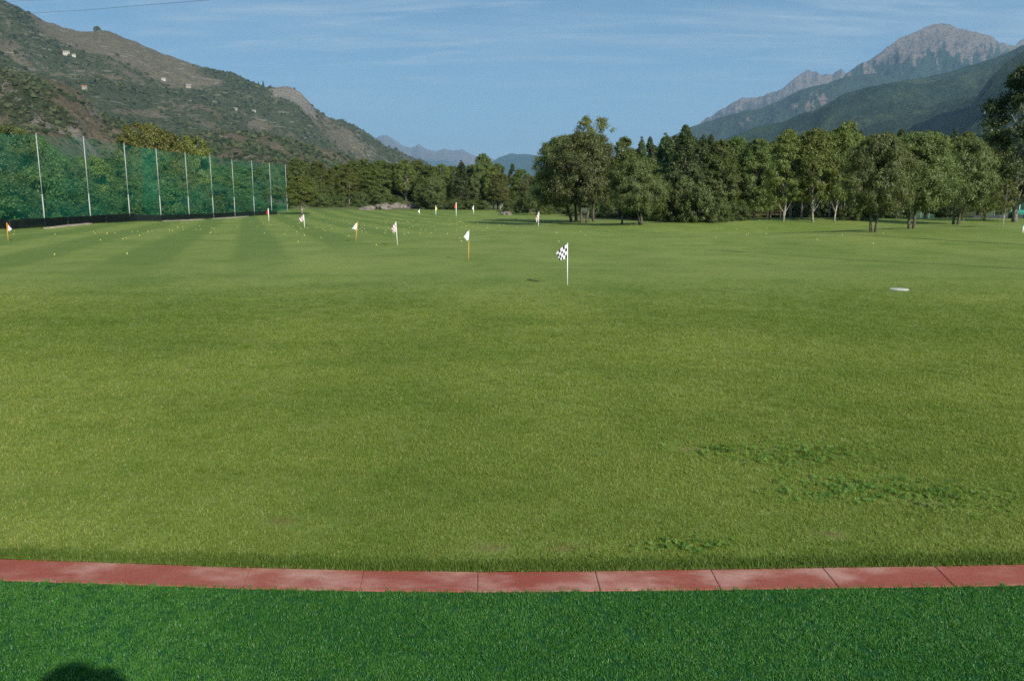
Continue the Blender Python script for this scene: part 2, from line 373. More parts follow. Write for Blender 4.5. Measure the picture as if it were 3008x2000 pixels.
# valley side along the net, its crest running away down the valley
HILL = hill_mat('hillside', (0.050, 0.062, 0.034), (0.128, 0.112, 0.076), (0.22, 0.20, 0.17), 11, 3.5)
SK1 = [(-3600, -1500, 750), (-2200, -1000, 1100), (-900, -560, 1500), (-300, -190, 1700), (0, 0, 1900), (40, 15, 1920), (85, 38, 1950), (130, 60, 1980), (180, 80, 2000), (235, 93, 2020), (270, 94, 2030), (290, 87, 2030), (320, 93, 2030), (400, 125, 2060), (480, 158, 2080), (540, 180, 2100), (600, 200, 2120), (690, 216, 2150), (740, 242, 2160), (780, 258, 2170), (850, 262, 2180), (885, 280, 2180), (925, 322, 2200), (965, 347, 2230), (1020, 362, 2280), (1080, 392, 2350), (1130, 430, 2450), (1165, 438, 2500), (1200, 460, 2600), (1250, 478, 2750), (1300, 505, 2950), (1400, 560, 3300), (1480, 596, 3600)]
FT1 = [(-3600, 330, -5), (-2200, 480, -5), (-900, 700, -5), (0, 760, -5), (600, 900, -5), (1100, 1700, -5), (1480, 3300, -5)]
def veg1(px, v, n): return -0.9*gauss(PXV, PYV, 752, 372, 34, 13)-0.5*gauss(PXV, PYV, 600, 240, 40, 10)-0.4*gauss(PXV, PYV, 500, 205, 30, 8)+0.68+0.5*n-0.62*sstep(v+0.05*n, 0.76, 0.84)*sstep(px, 640, 480)*sstep(px, 60, 140)-0.08*sstep(px, 850, 1000)
def rock1(px, v, n): return 0.12+0.40*n+0.50*sstep(v, 0.70, 0.86)*sstep(px, 760, 830)*sstep(px, 980, 900)+0.10*sstep(px, 900, 1050)
H1 = mountain('hillside', SK1, FT1, HILL, 760, 170, 38, 330, False, veg1, rock1, 3.2, 1.0, 3.0)
# nearer wooded spur
SPUR = hill_mat('spur', (0.040, 0.050, 0.024), (0.115, 0.094, 0.062), (0.17, 0.15, 0.125), 6, 2.0)
SK2 = [(-3600, -420, 300), (-2200, -160, 430), (-900, 40, 560), (-300, 150, 600), (0, 212, 640), (60, 214, 645), (120, 226, 650), (190, 248, 660), (235, 268, 668), (262, 300, 672), (300, 335, 680), (340, 352, 690), (400, 372, 705), (470, 400, 720), (540, 420, 740), (620, 445, 770), (720, 500, 820), (800, 590, 900)]
FT2 = [(-3600, 110, -1), (-2200, 160, -1), (-900, 230, -1), (0, 260, -1), (800, 500, -1)]
H2 = mountain('wooded_spur', SK2, FT2, SPUR, 420, 110, 13, 90, False, lambda p, v, n: 0.60+0.75*n-0.4*sstep(v, 0.45, 0.2), lambda p, v, n: 0.20+0.5*n+0.35*sstep(p, 190, 230)*sstep(p, 330, 290), 4.0, 0.95, 9.0)
SK3 = [(470, 430, 800), (560, 392, 840), (620, 385, 850), (700, 388, 860), (780, 392, 880), (860, 408, 900), (930, 430, 930), (1000, 450, 960), (1040, 468, 990), (1100, 500, 1050), (1200, 560, 1150), (1260, 598, 1250)]
FT3 = [(470, 420, -1), (800, 520, -1), (1260, 1000, -1)]
H3 = mountain('scrub_ridge', SK3, FT3, SPUR, 240, 80, 12, 80, False, lambda p, v, n: 0.52+0.8*n, lambda p, v, n: 0.26+0.5*n, 4.0, 0.95, 21.0)

# forested slope on the other side of the valley, with the rocky peak behind it
FOREST = hill_mat('forest_slope', (0.021, 0.038, 0.022), (0.046, 0.064, 0.031), (0.25, 0.22, 0.19), 20, 9)  # greens darkened and blued: weaker light and haze put into the colour
ALP = hill_mat('alpine', (0.028, 0.044, 0.026), (0.080, 0.074, 0.050), (0.170, 0.134, 0.104), 48, 16)
SK4 = [(1980, 560, 2300), (2060, 452, 2500), (2130, 410, 2650), (2230, 370, 2800), (2300, 360, 2900), (2400, 322, 3050), (2460, 292, 3150), (2540, 264, 3250), (2640, 240, 3350), (2770, 218, 3450), (2890, 180, 3550), (2960, 165, 3600), (3008, 140, 3650), (3200, 70, 3700), (3600, -60, 3700), (4100, -300, 3600), (5600, -700, 2800)]
FT4 = [(1980, 1900, -5), (2400, 1500, -5), (3008, 1200, -5), (4100, 900, -5), (5600, 600, -5)]
mountain('forest_slope', SK4, FT4, FOREST, 380, 120, 85, 520, False, lambda p, v, n: 0.60+0.5*n, lambda p, v, n: 0.05+0.12*n, 3.0, 1.0, 33.0)
SK4b = [(2700, 520, 1500), (2780, 420, 1600), (2840, 330, 1700), (2900, 240, 1800), (2950, 190, 1860), (3008, 152, 1900), (3300, 60, 1950), (4000, -200, 1900), (5600, -600, 1400)]
mountain('forest_spur', SK4b, [(2700, 1200, -5), (3008, 1000, -5), (4000, 700, -5), (5600, 400, -5)], FOREST, 160, 70, 45, 300, False, lambda p, v, n: 0.72+0.4*n, lambda p, v, n: 0.0*n, 4.0, 1.0, 38.0)
SK5 = [(2430, 300, 6500), (2478, 222, 6600), (2500, 202, 6700), (2535, 182, 6800), (2558, 172, 6850), (2605, 136, 6950), (2642, 110, 7000), (2698, 87, 7050), (2735, 70, 7100), (2768, 65, 7100), (2795, 70, 7100), (2820, 82, 7100), (2868, 92, 7150), (2910, 101, 7150), (2933, 120, 7150), (2975, 131, 7150), (3010, 150, 7200), (3200, 190, 7200), (3600, 260, 7200)]
FT5 = [(2430, 4300, 0), (3600, 4200, 0)]
def rock5(p, v, n):
    st = fbm(np.stack([PXV/20.0, PYV/60.0, 0*p+2], -1), 4, 0.55)
    line = np.interp(PXV, [2430, 2500, 2560, 2620, 2700, 2800, 2900, 3008, 3600], [235, 232, 215, 190, 165, 150, 165, 150, 200])
    return 0.10+0.85*sstep(line+75*st-PYV, -22, 32)+0.3*sstep(PYV, 120, 90)
mountain('rocky_peak', SK5, FT5, ALP, 380, 150, 150, 800, True, lambda p, v, n: 0.9+0.2*n, rock5, 4.0, 1.0, 41.0, stretch=0.7)
SK5b = [(2960, 180, 8200), (2990, 120, 8300), (3008, 108, 8400), (3100, 60, 8500), (3300, 20, 8500), (3600, 120, 8500)]
mountain('rocky_peak', SK5b, [(2960, 6800, 0), (3600, 6800, 0)], ALP, 90, 60, 160, 800, True, lambda p, v, n: 0.4+0.2*n, lambda p, v, n: 0.9+0.2*n, 4.0, 1.0, 47.0)
# middle shoulder with pale cliff scars
SK6 = [(1880, 470, 5200), (1960, 405, 5300), (2040, 368, 5350), (2110, 345, 5400), (2191, 322, 5450), (2230, 318, 5450), (2300, 290, 5500), (2350, 262, 5500), (2388, 252, 5550), (2430, 243, 5600), (2478, 226, 5700), (2560, 214, 5800), (2700, 240, 5900), (2900, 330, 6000)]
FT6 = [(1880, 4300, 0), (2900, 3600, 0)]
def rock6(p, v, n):
    st = fbm(np.stack([PXV/14.0, PYV/34.0, 0*p+9], -1), 4, 0.55)
    a = gauss(PXV, PYV, 2400, 300, 42, 40)+0.8*gauss(PXV, PYV, 2335, 305, 12, 26)+0.9*gauss(PXV, PYV, 2190, 360, 22, 24)+0.6*gauss(PXV, PYV, 2270, 348, 45, 14)+0.5*gauss(PXV, PYV, 2300, 300, 40, 8)
    return 0.05+0.80*np.clip(a, 0, 1)*(0.6+1.5*st)
mountain('cliff_shoulder', SK6, FT6, ALP, 320, 110, 110, 520, True, lambda p, v, n: 0.95+0.2*n, rock6, 2.5, 1.0, 53.0, stretch=0.7)
# jagged ridge behind it
SK7 = [(1880, 470, 8600), (1960, 405, 8700), (2024, 378, 8800), (2075, 345, 8850), (2111, 322, 8900), (2150, 300, 8950), (2172, 287, 8950), (2191, 282, 9000), (2229, 282, 9000), (2290, 261, 9000), (2312, 244, 9050), (2337, 223, 9050), (2360, 208, 9100), (2372, 204, 9100), (2384, 207, 9100), (2398, 204, 9100), (2410, 220, 9100), (2431, 213, 9100), (2445, 216, 9100), (2460, 204, 9100), (2471, 199, 9100), (2484, 210, 9100), (2520, 240, 9200), (2700, 330, 9200)]
mountain('jagged_ridge', SK7, [(1880, 6900, 0), (2700, 6700, 0)], ALP, 320, 100, 190, 700, True, lambda p, v, n: 0.7-0.4*sstep(v, 0.6, 0.8)+0.2*n, lambda p, v, n: 0.15+0.8*sstep(np.interp(PXV, [1880, 2050, 2190, 2300, 2400, 2500], [430, 372, 312, 285, 270, 260])+40*fbm(np.stack([PXV/18.0, PYV/30.0, 0*p], -1), 3)-PYV, -15, 25), 5.0, 1.0, 61.0, stretch=0.7)
# far ranges closing the valley
SK8 = [(1020, 470, 15500), (1080, 420, 15600), (1115, 396, 15700), (1136, 394, 15700), (1150, 402, 15800), (1187, 428, 15800), (1207, 432, 15800), (1231, 421, 15900), (1248, 434, 15900), (1282, 442, 16000), (1305, 433, 16000), (1330, 440, 16000), (1360, 438, 16000), (1385, 452, 16000), (1407, 459, 16100), (1424, 452, 16100), (1451, 466, 16200), (1520, 500, 16300), (1600, 540, 16300)]
mountain('far_range', SK8, [(1020, 11500, 0), (1600, 11500, 0)], ALP, 300, 60, 260, 1500, True, lambda p, v, n: 0.7+0*v, lambda p, v, n: 0.15+0.5*sstep(v, 0.55, 0.85), 3.0, 1.0, 71.0)
SK9 = [(1380, 540, 10800), (1440, 478, 11000), (1465, 461, 11000), (1498, 450, 11000), (1532, 452, 11000), (1556, 452, 11000), (1590, 458, 11000), (1640, 462, 11000), (1720, 474, 11000), (1800, 490, 11000), (1900, 520, 11000), (2050, 560, 11000)]
mountain('far_hill', SK9, [(1380, 8500, 0), (2050, 8500, 0)], FOREST, 220, 60, 160, 1300, True, lambda p, v, n: 1.0+0*v, lambda p, v, n: 0.05+0*v, 2.0, 1.0, 77.0)

# haze of the valley air
hb = MB(); hb.box((0, 8000, 1250), (44000, 42000, 3300))
def haze_mat():
    m = bpy.data.materials.new('haze'); m.use_nodes = True; n = m.node_tree.nodes; n.clear()
    o = n.new('ShaderNodeOutputMaterial'); v = n.new('ShaderNodeVolumePrincipled')
    v.inputs['Color'].default_value = (0.42, 0.70, 1.0, 1); v.inputs['Density'].default_value = 6.0e-5; v.inputs['Anisotropy'].default_value = 0.2
    m.node_tree.links.new(v.outputs[0], o.inputs['Volume']); m.cycles.homogeneous_volume = True; return m
obj('haze', hb.mesh('haze', haze_mat()), kind='stuff')

# ------------------------------------------------------------------ scatter by geometry nodes (grass, turf: what nobody could count)
def scatter(name, pts, rot, scl, sources, **props):
    n = len(pts); me = bpy.data.meshes.new(name); me.vertices.add(n); me.vertices.foreach_set('co', np.asarray(pts, np.float32).ravel())
    a = me.attributes.new('rot', 'FLOAT_VECTOR', 'POINT'); a.data.foreach_set('vector', np.asarray(rot, np.float32).ravel())
    a = me.attributes.new('scl', 'FLOAT_VECTOR', 'POINT'); a.data.foreach_set('vector', np.asarray(scl, np.float32).ravel())
    a = me.attributes.new('idx', 'INT', 'POINT'); a.data.foreach_set('value', rng.integers(0, len(sources), n).astype(np.int32))
    o = obj(name, me, **props)
    ng = bpy.data.node_groups.new(name, 'GeometryNodeTree')
    ng.interface.new_socket('Geometry', in_out='INPUT', socket_type='NodeSocketGeometry'); ng.interface.new_socket('Geometry', in_out='OUTPUT', socket_type='NodeSocketGeometry')
    t = NT(ng); gi = t.node('NodeGroupInput'); go = t.node('NodeGroupOutput'); j = t.node('GeometryNodeJoinGeometry')
    for s_ in reversed(sources):
        oi = t.node('GeometryNodeObjectInfo'); oi.inputs['Object'].default_value = s_; oi.inputs['As Instance'].default_value = True
        t.link(oi.outputs['Geometry'], j.inputs[0])
    def na(nm, dt):
        q = t.node('GeometryNodeInputNamedAttribute', data_type=dt); q.inputs['Name'].default_value = nm; return q.outputs['Attribute']
    ip = t.node('GeometryNodeInstanceOnPoints'); t.link(gi.outputs[0], ip.inputs['Points']); t.link(j.outputs[0], ip.inputs['Instance'])
    ip.inputs['Pick Instance'].default_value = True; t.link(na('idx', 'INT'), ip.inputs['Instance Index'])
    er = t.node('FunctionNodeEulerToRotation'); t.link(na('rot', 'FLOAT_VECTOR'), er.inputs[0]); t.link(er.outputs[0], ip.inputs['Rotation'])
    t.link(na('scl', 'FLOAT_VECTOR'), ip.inputs['Scale']); t.link(ip.outputs[0], go.inputs[0])
    o.modifiers.new('scatter', 'NODES').node_group = ng
    return o
def leaf_material(name, cols, trans=0.35, gloss=0.025, rough=0.5, objvar=0.25, place=None):
    """cols: dark / light leaf colours; 'rnd' attribute varies the single leaves"""
    m = bpy.data.materials.new(name); m.use_nodes = True; n_ = m.node_tree.nodes; n_.clear(); t = NT(m.node_tree)
    r = t.attr('rnd'); oi = t.node('ShaderNodeObjectInfo').outputs['Random']
    c = t.mix(r, cols[0], cols[1])
    if len(cols) > 2: c = t.mix(t.ramp(r, 0.86, 0.95), c, cols[2])
    if place: c = place(t, c)
    else:
        hs = t.node('ShaderNodeHueSaturation', {'Hue': t.math('ADD', 0.5, t.math('MULTIPLY', t.math('SUBTRACT', oi, 0.5), 0.035)), 'Saturation': 1.0, 'Value': t.ramp(oi, 0, 1, 1-objvar, 1+objvar, False), 'Fac': 1.0, 'Color': c}); c = hs.outputs[0]
    d = t.node('ShaderNodeBsdfDiffuse', {'Color': c}); tr = t.node('ShaderNodeBsdfTranslucent', {'Color': t.mix(1.0, c, (1.15, 1.2, 0.6), 'MULTIPLY')})
    gl = t.node('ShaderNodeBsdfGlossy', {'Color': (1, 1, 1, 1), 'Roughness': rough})
    m1 = t.node('ShaderNodeMixShader', {0: trans, 1: d.outputs[0], 2: tr.outputs[0]}); m2 = t.node('ShaderNodeMixShader', {0: gloss, 1: m1.outputs[0], 2: gl.outputs[0]})
    o = t.node('ShaderNodeOutputMaterial'); t.link(m2.outputs[0], o.inputs[0]); return m
def tuft(name, nb, rad, h, w, mat, lean=0.5, seed=0):
    r = np.random.default_rng(seed); V = []; Q = []; T = []; A = []
    for k in range(nb):
        a = r.uniform(0, 6.283); rr = rad*math.sqrt(r.uniform(0, 1)); b = np.array([rr*math.cos(a), rr*math.sin(a), -0.004])
        d = r.uniform(0, 6.283); hh = h*r.uniform(0.6, 1.15); ww = w*r.uniform(0.7, 1.2); ln = lean*r.uniform(0.2, 1.3)*hh
        dv = np.array([math.cos(d), math.sin(d), 0]); sd = np.array([-dv[1], dv[0], 0])*ww/2
        p1 = b+dv*ln*0.3+np.array([0, 0, hh*0.55]); p2 = b+dv*ln+np.array([0, 0, hh])
        n = len(V); V += [b-sd, b+sd, p1+sd*0.85, p1-sd*0.85, p2]; Q.append([n, n+1, n+2, n+3]); T.append([n+3, n+2, n+4]); A += [r.uniform()]*5
    return bpy.data.objects.new(name, mesh_np(name, V, [Q, T], mat, False, {'rnd': A}))
def lawn_place(t, c):
    P = t.node('ShaderNodeObjectInfo').outputs['Location']
    big = t.noise(t.mapping(P, (1, 0.55, 1)), 0.22, 3, 0.6); mid = t.noise(P, 2.2, 2)
    c = t.mix(t.ramp(big, 0.36, 0.64, 0, 1.0), c, t.mix(1.0, c, (1.36, 1.22, 1.4), 'MULTIPLY'))
    st = t.noise(t.mapping(P, (0.16, 0.62, 1), rot=(0, 0, 0.12)), 1.0, 4, 0.65)
    c = t.mix(t.ramp(st, 0.46, 0.64, 0, 0.5), c, t.mix(1.0, c, (0.70, 0.80, 0.66), 'MULTIPLY'))
    return t.mix(t.ramp(mid, 0.45, 0.7, 0, 0.6), c, t.mix(1.0, c, (0.72, 0.82, 0.7), 'MULTIPLY'))
GRASS = leaf_material('grass_blade', ((0.138, 0.222, 0.026), (0.232, 0.312, 0.052), (0.38, 0.38, 0.14)), 0.4, 0.012, 0.4, place=lawn_place)
def turf_place(t, c):
    P = t.node('ShaderNodeObjectInfo').outputs['Location']; n = t.noise(P, 1.6, 3)
    return t.mix(t.ramp(n, 0.4, 0.68, 0, 0.8), c, t.mix(1.0, c, (1.5, 1.25, 1.4), 'MULTIPLY'))
TBLADE = leaf_material('turf_blade', ((0.032, 0.128, 0.018), (0.068, 0.222, 0.036), (0.22, 0.32, 0.16)), 0.25, 0.014, 0.35, place=turf_place)  # pale third colour paints glints on single fibres
tufts = [tuft('grass_tuft', 20, 0.029, 0.019, 0.0022, GRASS, 1.1, s) for s in range(4)]
def band(y0, y1, dens, marg, step=None):
    """points on the lawn between two distances, over the view and a margin"""
    hw = y1*0.70+marg; n = int(dens*(y1-y0)*2*hw); p = np.c_[rng.uniform(-hw, hw, n), rng.uniform(y0, y1, n)]
    return p[np.abs(p[:, 0]) < p[:, 1]*0.70+marg]
q_ = band(3.0, 20.0, 2500, 2.2); dn_ = np.clip((4.4/q_[:, 1])**1.9, 0.0, 1)*(1-sstep(q_[:, 1], 9, 20))
dn_ = dn_*np.clip((q_[:, 1]*0.70+2.2-np.abs(q_[:, 0]))/1.6, 0, 1)
pts = q_[rng.random(len(q_)) < dn_]; k = np.clip((pts[:, 1]/4.4)**0.8, 1.0, 2.4)
okk = pts[:, 1] > far_edge_y(np.clip(pts[:, 0], efar[0, 0], efar[-1, 0]))+0.035
pts, k = pts[okk], k[okk]
for s_ in SOIL:
    d_ = np.hypot((pts[:, 0]-s_[0])*0.7, (pts[:, 1]-s_[1])*1.2); kp = (d_ > 0.10) | (rng.random(len(pts)) < 0.35); pts, k = pts[kp], k[kp]
ed = np.linspace(efar[0, 0], efar[-1, 0], 2600); ed = np.c_[ed, far_edge_y(ed)+rng.uniform(0.022, 0.10, len(ed))]
allp = pts; ned = len(ed); n = len(allp); z = G(allp[:, 0], allp[:, 1])
sxy = k*rng.uniform(0.85, 1.15, n)
hz = np.full(len(k), 0.72)*(1-0.45*sstep(pts[:, 1], 8, 22))*rng.uniform(0.7, 1.25, n)
hz *= 1+0.25*fbm(np.c_[allp, 0*z]/0.6, 2)
scatter('lawn_grass', np.c_[allp, z+0.001], np.c_[rng.normal(0, 0.12, n), rng.normal(0, 0.12, n), rng.uniform(0, 6.28, n)], np.c_[sxy, sxy, hz], tufts, kind='stuff', label='short mown grass blades covering the lawn beyond the edging')
FRINGE = leaf_material('fringe_blade', ((0.070, 0.130, 0.020), (0.135, 0.205, 0.036), (0.26, 0.28, 0.08)), 0.3, 0.01, 0.4, place=lambda t, c: c)
ft = [tuft('fringe_tuft', 16, 0.026, 0.022, 0.0024, FRINGE, 0.6, 90+s) for s in range(4)]; n = ned*2
fx = rng.uniform(efar[0, 0], efar[-1, 0], n); f_p = np.c_[fx, far_edge_y(fx)+0.012+np.abs(rng.normal(0, 0.045, n))]; s1 = rng.uniform(0.8, 1.2, n); s2 = rng.uniform(0.6, 1.35, n)
scatter('fringe_grass', np.c_[f_p, np.full(n, 0.002)], np.c_[rng.normal(0, 0.15, n), rng.normal(0, 0.15, n), rng.uniform(0, 6.28, n)], np.c_[s1, s1, s2], ft, kind='stuff', label='darker longer fringe of grass along the red edging')
tt = [tuft('turf_tuft', 18, 0.018, 0.011, 0.0017, TBLADE, 1.2, 50+s) for s in range(4)]
p = np.c_[rng.uniform(-4.2, 4.2, 100000), rng.uniform(0.9, 3.25, 100000)]
p = p[(np.abs(p[:, 0]) < p[:, 1]*0.70+1.0) & (p[:, 1] < near_edge_y(p[:, 0])-0.004)]; n = len(p)
s1 = rng.uniform(0.85, 1.2, n); s2 = rng.uniform(0.75, 1.2, n)
scatter('turf_fibres', np.c_[p, np.full(n, -0.001)], np.c_[rng.normal(0, 0.2, n)-0.10, rng.normal(0, 0.2, n), rng.uniform(0, 6.28, n)], np.c_[s1, s1, s2], tt, kind='stuff', label='glossy blue green plastic fibres of the artificial turf')

# clover patches in the lawn
CLOVER = leaf_material('clover', ((0.100, 0.185, 0.034), (0.165, 0.260, 0.060)), 0.35, 0.0, 0.4, 0.1)
def clover_patch(ctr, sx, sy, n, seed):
    r = np.random.default_rng(seed); V = []; Q = []; A = []
    hexa = np.array([[math.cos(t_)*1.0, math.sin(t_), 0] for t_ in np.arange(4)*math.pi/2])
    for k in range(n):
        x, y = r.normal(0, sx/2), r.normal(0, sy/2); 
        if perlin(np.array([[x*9+seed, y*9, 0.3]]))[0] < -0.12: continue
        h = r.uniform(0.010, 0.026); a0 = r.uniform(0, 6.28); rad = r.uniform(0.005, 0.009); v = r.uniform()
        tl = Matrix.Rotation(r.normal(0, 0.35), 3, 'X') @ Matrix.Rotation(r.normal(0, 0.35), 3, 'Y'); tl = np.array(tl)
        for j in range(3):
            a = a0+j*2.094; c = np.array([math.cos(a), math.sin(a), 0])*rad*1.05
            m = len(V); V += list((hexa*rad+c)@tl.T+np.array([x, y, h+0.004*j*0])); Q.append([m, m+1, m+2, m+3]); A += [v]*4
    return mesh_np('clover_patch', V, [Q], CLOVER, False, {'rnd': A})
for k, (px, py, sx, sy, nn, lb) in enumerate([
    (2350, 1335, 0.62, 0.34, 620, 'wide low patch of dark green clover in the lawn, the farthest from the red edging'),
    (2505, 1440, 0.52, 0.26, 460, 'patch of bright clover leaves in the lawn between two other clover patches'),
    (2780, 1465, 0.36, 0.26, 330, 'clover patch in the lawn next to a small bare brown soil spot'),
    (2035, 1612, 0.22, 0.10, 130, 'small clover clump in the lawn right behind the red edging'),
    (2115, 1327, 0.14, 0.10, 120, 'tiny round clover clump in the lawn, the smallest one')]):
    c = ground(px, py); o = obj('clover_patch', clover_patch(c, sx, sy, nn, k+3), None, (c[0], c[1], c[2])); tag(o, lb, 'clover', 'clover patches in the lawn'); o['kind'] = 'stuff'

# ------------------------------------------------------------------ trees
BARK = plain('bark', (0.115, 0.098, 0.078), 0.9, 0.1, 0.4, 6, 0.6)
GREYBARK = plain('grey_bark', (0.22, 0.20, 0.17), 0.85, 0.15, 0.4, 5, 0.4)
BIRCHBARK = plain('birch_bark', (0.31, 0.28, 0.235), 0.8, 0.2, 0.45, 5, 0.3)
LEAF = {
 'shade': leaf_material('dark_olive_leaf', ((0.028, 0.044, 0.015), (0.070, 0.094, 0.030), (0.11, 0.14, 0.05))),  # darkest leaf colour, a dark olive for the tall poplar
 'willow': leaf_material('willow_leaf', ((0.080, 0.108, 0.030), (0.172, 0.208, 0.062), (0.25, 0.28, 0.12)), 0.4),
 'poplar': leaf_material('poplar_leaf', ((0.070, 0.106, 0.022), (0.162, 0.206, 0.046), (0.23, 0.27, 0.08)), 0.4),
 'dark': leaf_material('dark_leaf', ((0.040, 0.066, 0.020), (0.100, 0.138, 0.042), (0.15, 0.19, 0.07))),
 'birch': leaf_material('birch_leaf', ((0.092, 0.118, 0.024), (0.196, 0.222, 0.048), (0.26, 0.27, 0.07)), 0.4),
 'oak': leaf_material('oak_leaf', ((0.100, 0.122, 0.022), (0.220, 0.236, 0.044), (0.28, 0.28, 0.07)), 0.4),
 'shrub': leaf_material('shrub_leaf', ((0.066, 0.102, 0.024), (0.148, 0.190, 0.050)), 0.4)}
def prof(kind, h):
    """crown radius (0..1) over crown height (0..1)"""
    if kind == 'willow': return np.sqrt(np.clip(1-((h-0.42)/0.60)**2, 0, 1))
    if kind == 'oak': return np.sqrt(np.clip(1-((h-0.5)/0.55)**2, 0, 1))
    if kind == 'poplar': return np.sqrt(np.clip(1-((h-0.38)/0.66)**2, 0, 1))**1.25
    if kind == 'dark': return np.clip(1.05*(1-h)**0.75, 0, 1)*sstep(h, -0.08, 0.10)
    if kind == 'birch': return np.sqrt(np.clip(1-((h-0.40)/0.64)**2, 0, 1))**1.4
    return np.sqrt(np.clip(1-((h-0.3)/0.72)**2, 0, 1))
def make_tree(kind, seed, H, W_, cb, ncl, nleaf, leaf, stems=1, trunk_r=0.16, csize=0.55, bark=None, gap=-0.15, lean=0.0, spire=0, leafmat=None):
    r = np.random.default_rng(seed); mb = MB(); ch = H-cb; rad = W_/2
    # clump centres through the crown
    cen = []; tries = 0
    while len(cen) < ncl and tries < ncl*60:
        tries += 1; h = r.uniform(0.0, 1.0); a = r.uniform(0, 6.283)
        lob = 1+0.22*perlin(np.array([[math.cos(a)*1.4+seed, math.sin(a)*1.4, h*2.2]]))[0]*2
        R_ = rad*prof(kind, np.array(h))*lob
        rr = R_*(r.uniform(0.12, 1.0)**0.45)
        c = np.array([rr*math.cos(a), rr*math.sin(a), cb+h*ch])
        if perlin((c/ (0.28*W_) + seed*1.7)[None])[0] < gap: continue
        cen.append(c)
    for s_ in range(spire):
        a = r.uniform(0, 6.283); hh = 0.90+0.11*s_/max(spire-1, 1); rq = 0.10*rad*(1-s_/spire); cen.append(np.array([rq*math.cos(a), rq*math.sin(a), cb+hh*ch]))
    cen = np.array(cen)
    # stems
    tops = []
    for s_ in range(stems):
        a = r.uniform(0, 6.283)+s_*2.3; off = 0 if stems == 1 else 0.22*trunk_r/0.16
        b = np.array([off*math.cos(a), off*math.sin(a), -0.25]); spread = 0.16*W_ if stems > 1 else 0.04*W_
        tp = np.array([spread*math.cos(a)+lean, spread*math.sin(a), cb+ch*(0.78 if kind in ('willow', 'oak', 'shrub') else 0.95)])
        t = np.linspace(0, 1, 9)[:, None]; wig = r.normal(0, 0.045*W_/4, (9, 3))*np.array([1, 1, 0])*np.sin(np.pi*t)
        pth = b+(tp-b)*t+wig+np.array([lean*0.5, 0, 0])*np.sin(np.pi*t)*0
        rr = trunk_r*(1-0.86*t[:, 0])*(0.75 if stems > 1 else 1); rr[0] *= 1.35
        mb.tube(pth, rr, 8); tops.append((pth, rr))
    # limbs reach to clumps
    order = r.permutation(len(cen))[:min(len(cen), 40)]
    for k in order:
        c = cen[k]; pth, rr = tops[int(np.argmin([np.min(np.linalg.norm(p_[3:]-c, axis=1)) for p_, _ in tops]))]
        want = c[2]-0.55*np.hypot(c[0], c[1])-0.2; j = int(np.clip(np.searchsorted(pth[:, 2], max(want, cb*0.75)), 2, 8)); b = pth[j-1]
        m = (b+c)/2+np.array([0, 0, 0.10*np.linalg.norm(c-b)])+r.normal(0, 0.06, 3)
        c = b+(c-b)*0.8; w0 = max(0.012, min(rr[j-1]*0.5, 0.014*np.linalg.norm(c-b)+0.010)); mb.tube([b, m, c], [w0, w0*0.6, w0*0.15], 5, False)
    trunk = mb.mesh('trunk', bark or BARK, True)
    # leaves
    n = len(cen)*nleaf; ci = np.repeat(np.arange(len(cen)), nleaf)
    cs = (csize*r.uniform(0.65, 1.35, len(cen))*np.clip(0.35+0.75*prof(kind, (cen[:, 2]-cb)/ch), 0.3, 1.0))[ci]
    d = r.normal(size=(n, 3)); d /= np.linalg.norm(d, axis=1)[:, None]
    off = d*(r.uniform(0, 1, n)**0.45)[:, None]*cs[:, None]*np.array([1, 1, 0.72])
    far_ = r.random(n) < 0.14; off[far_] *= r.uniform(1.2, 1.9, far_.sum())[:, None]
    pos = cen[ci]+off
    if kind in ('willow',): pos[:, 2] -= 0.25*np.abs(r.normal(0, 1, n))*cs
    outw = (pos-np.array([0, 0, cb+ch*0.4])); outw /= np.linalg.norm(outw, axis=1)[:, None]+1e-6
    nrm = 0.75*d+0.55*outw+r.normal(0, 0.55, (n, 3))+np.array([0, 0, 0.3]); nrm /= np.linalg.norm(nrm, axis=1)[:, None]
    tg = np.cross(nrm, r.normal(size=(n, 3))); tg /= np.linalg.norm(tg, axis=1)[:, None]+1e-6; bt = np.cross(nrm, tg)
    L = (leaf*r.uniform(0.65, 1.35, n))[:, None]; Wd = L*(0.36 if kind == 'willow' else 0.52)
    V = np.stack([pos-tg*L/2, pos+bt*Wd/2, pos+tg*L/2, pos-bt*Wd/2], 1).reshape(-1, 3)
    rnd = np.clip(0.55*r.uniform(0, 1, n)+0.45*r.uniform(0, 1, len(cen))[ci], 0, 1)
    crown = mesh_np('crown', V, [np.arange(n*4).reshape(-1, 4)], LEAF[leafmat or kind], False, {'rnd': np.repeat(rnd, 4)})
    return trunk, crown, H, W_
ARCH = {}
def arch(key, n, **kw):
    ARCH[key] = [make_tree(seed=11+7*s_+hash_(key), **kw) for s_ in range(n)]
def hash_(k): return sum(ord(c)*(j+3) for j, c in enumerate(k)) % 97
arch('willow', 3, kind='willow', H=7.6, W_=6.4, cb=1.9, ncl=400, nleaf=120, leaf=0.19, stems=2, trunk_r=0.17, csize=0.50, gap=-0.20)
arch('poplar', 3, kind='poplar', H=10.5, W_=5.2, cb=1.2, ncl=420, nleaf=100, leaf=0.20, trunk_r=0.15, csize=0.50, gap=-0.18, spire=4)
arch('dark', 3, kind='dark', H=10.5, W_=4.8, cb=0.4, ncl=380, nleaf=80, leaf=0.19, trunk_r=0.15, csize=0.48, gap=-0.22, spire=5)
arch('birch', 3, kind='birch', H=9.5, W_=4.4, cb=2.3, ncl=270, nleaf=80, leaf=0.18, stems=2, trunk_r=0.12, csize=0.46, bark=BIRCHBARK, gap=-0.18, spire=4)
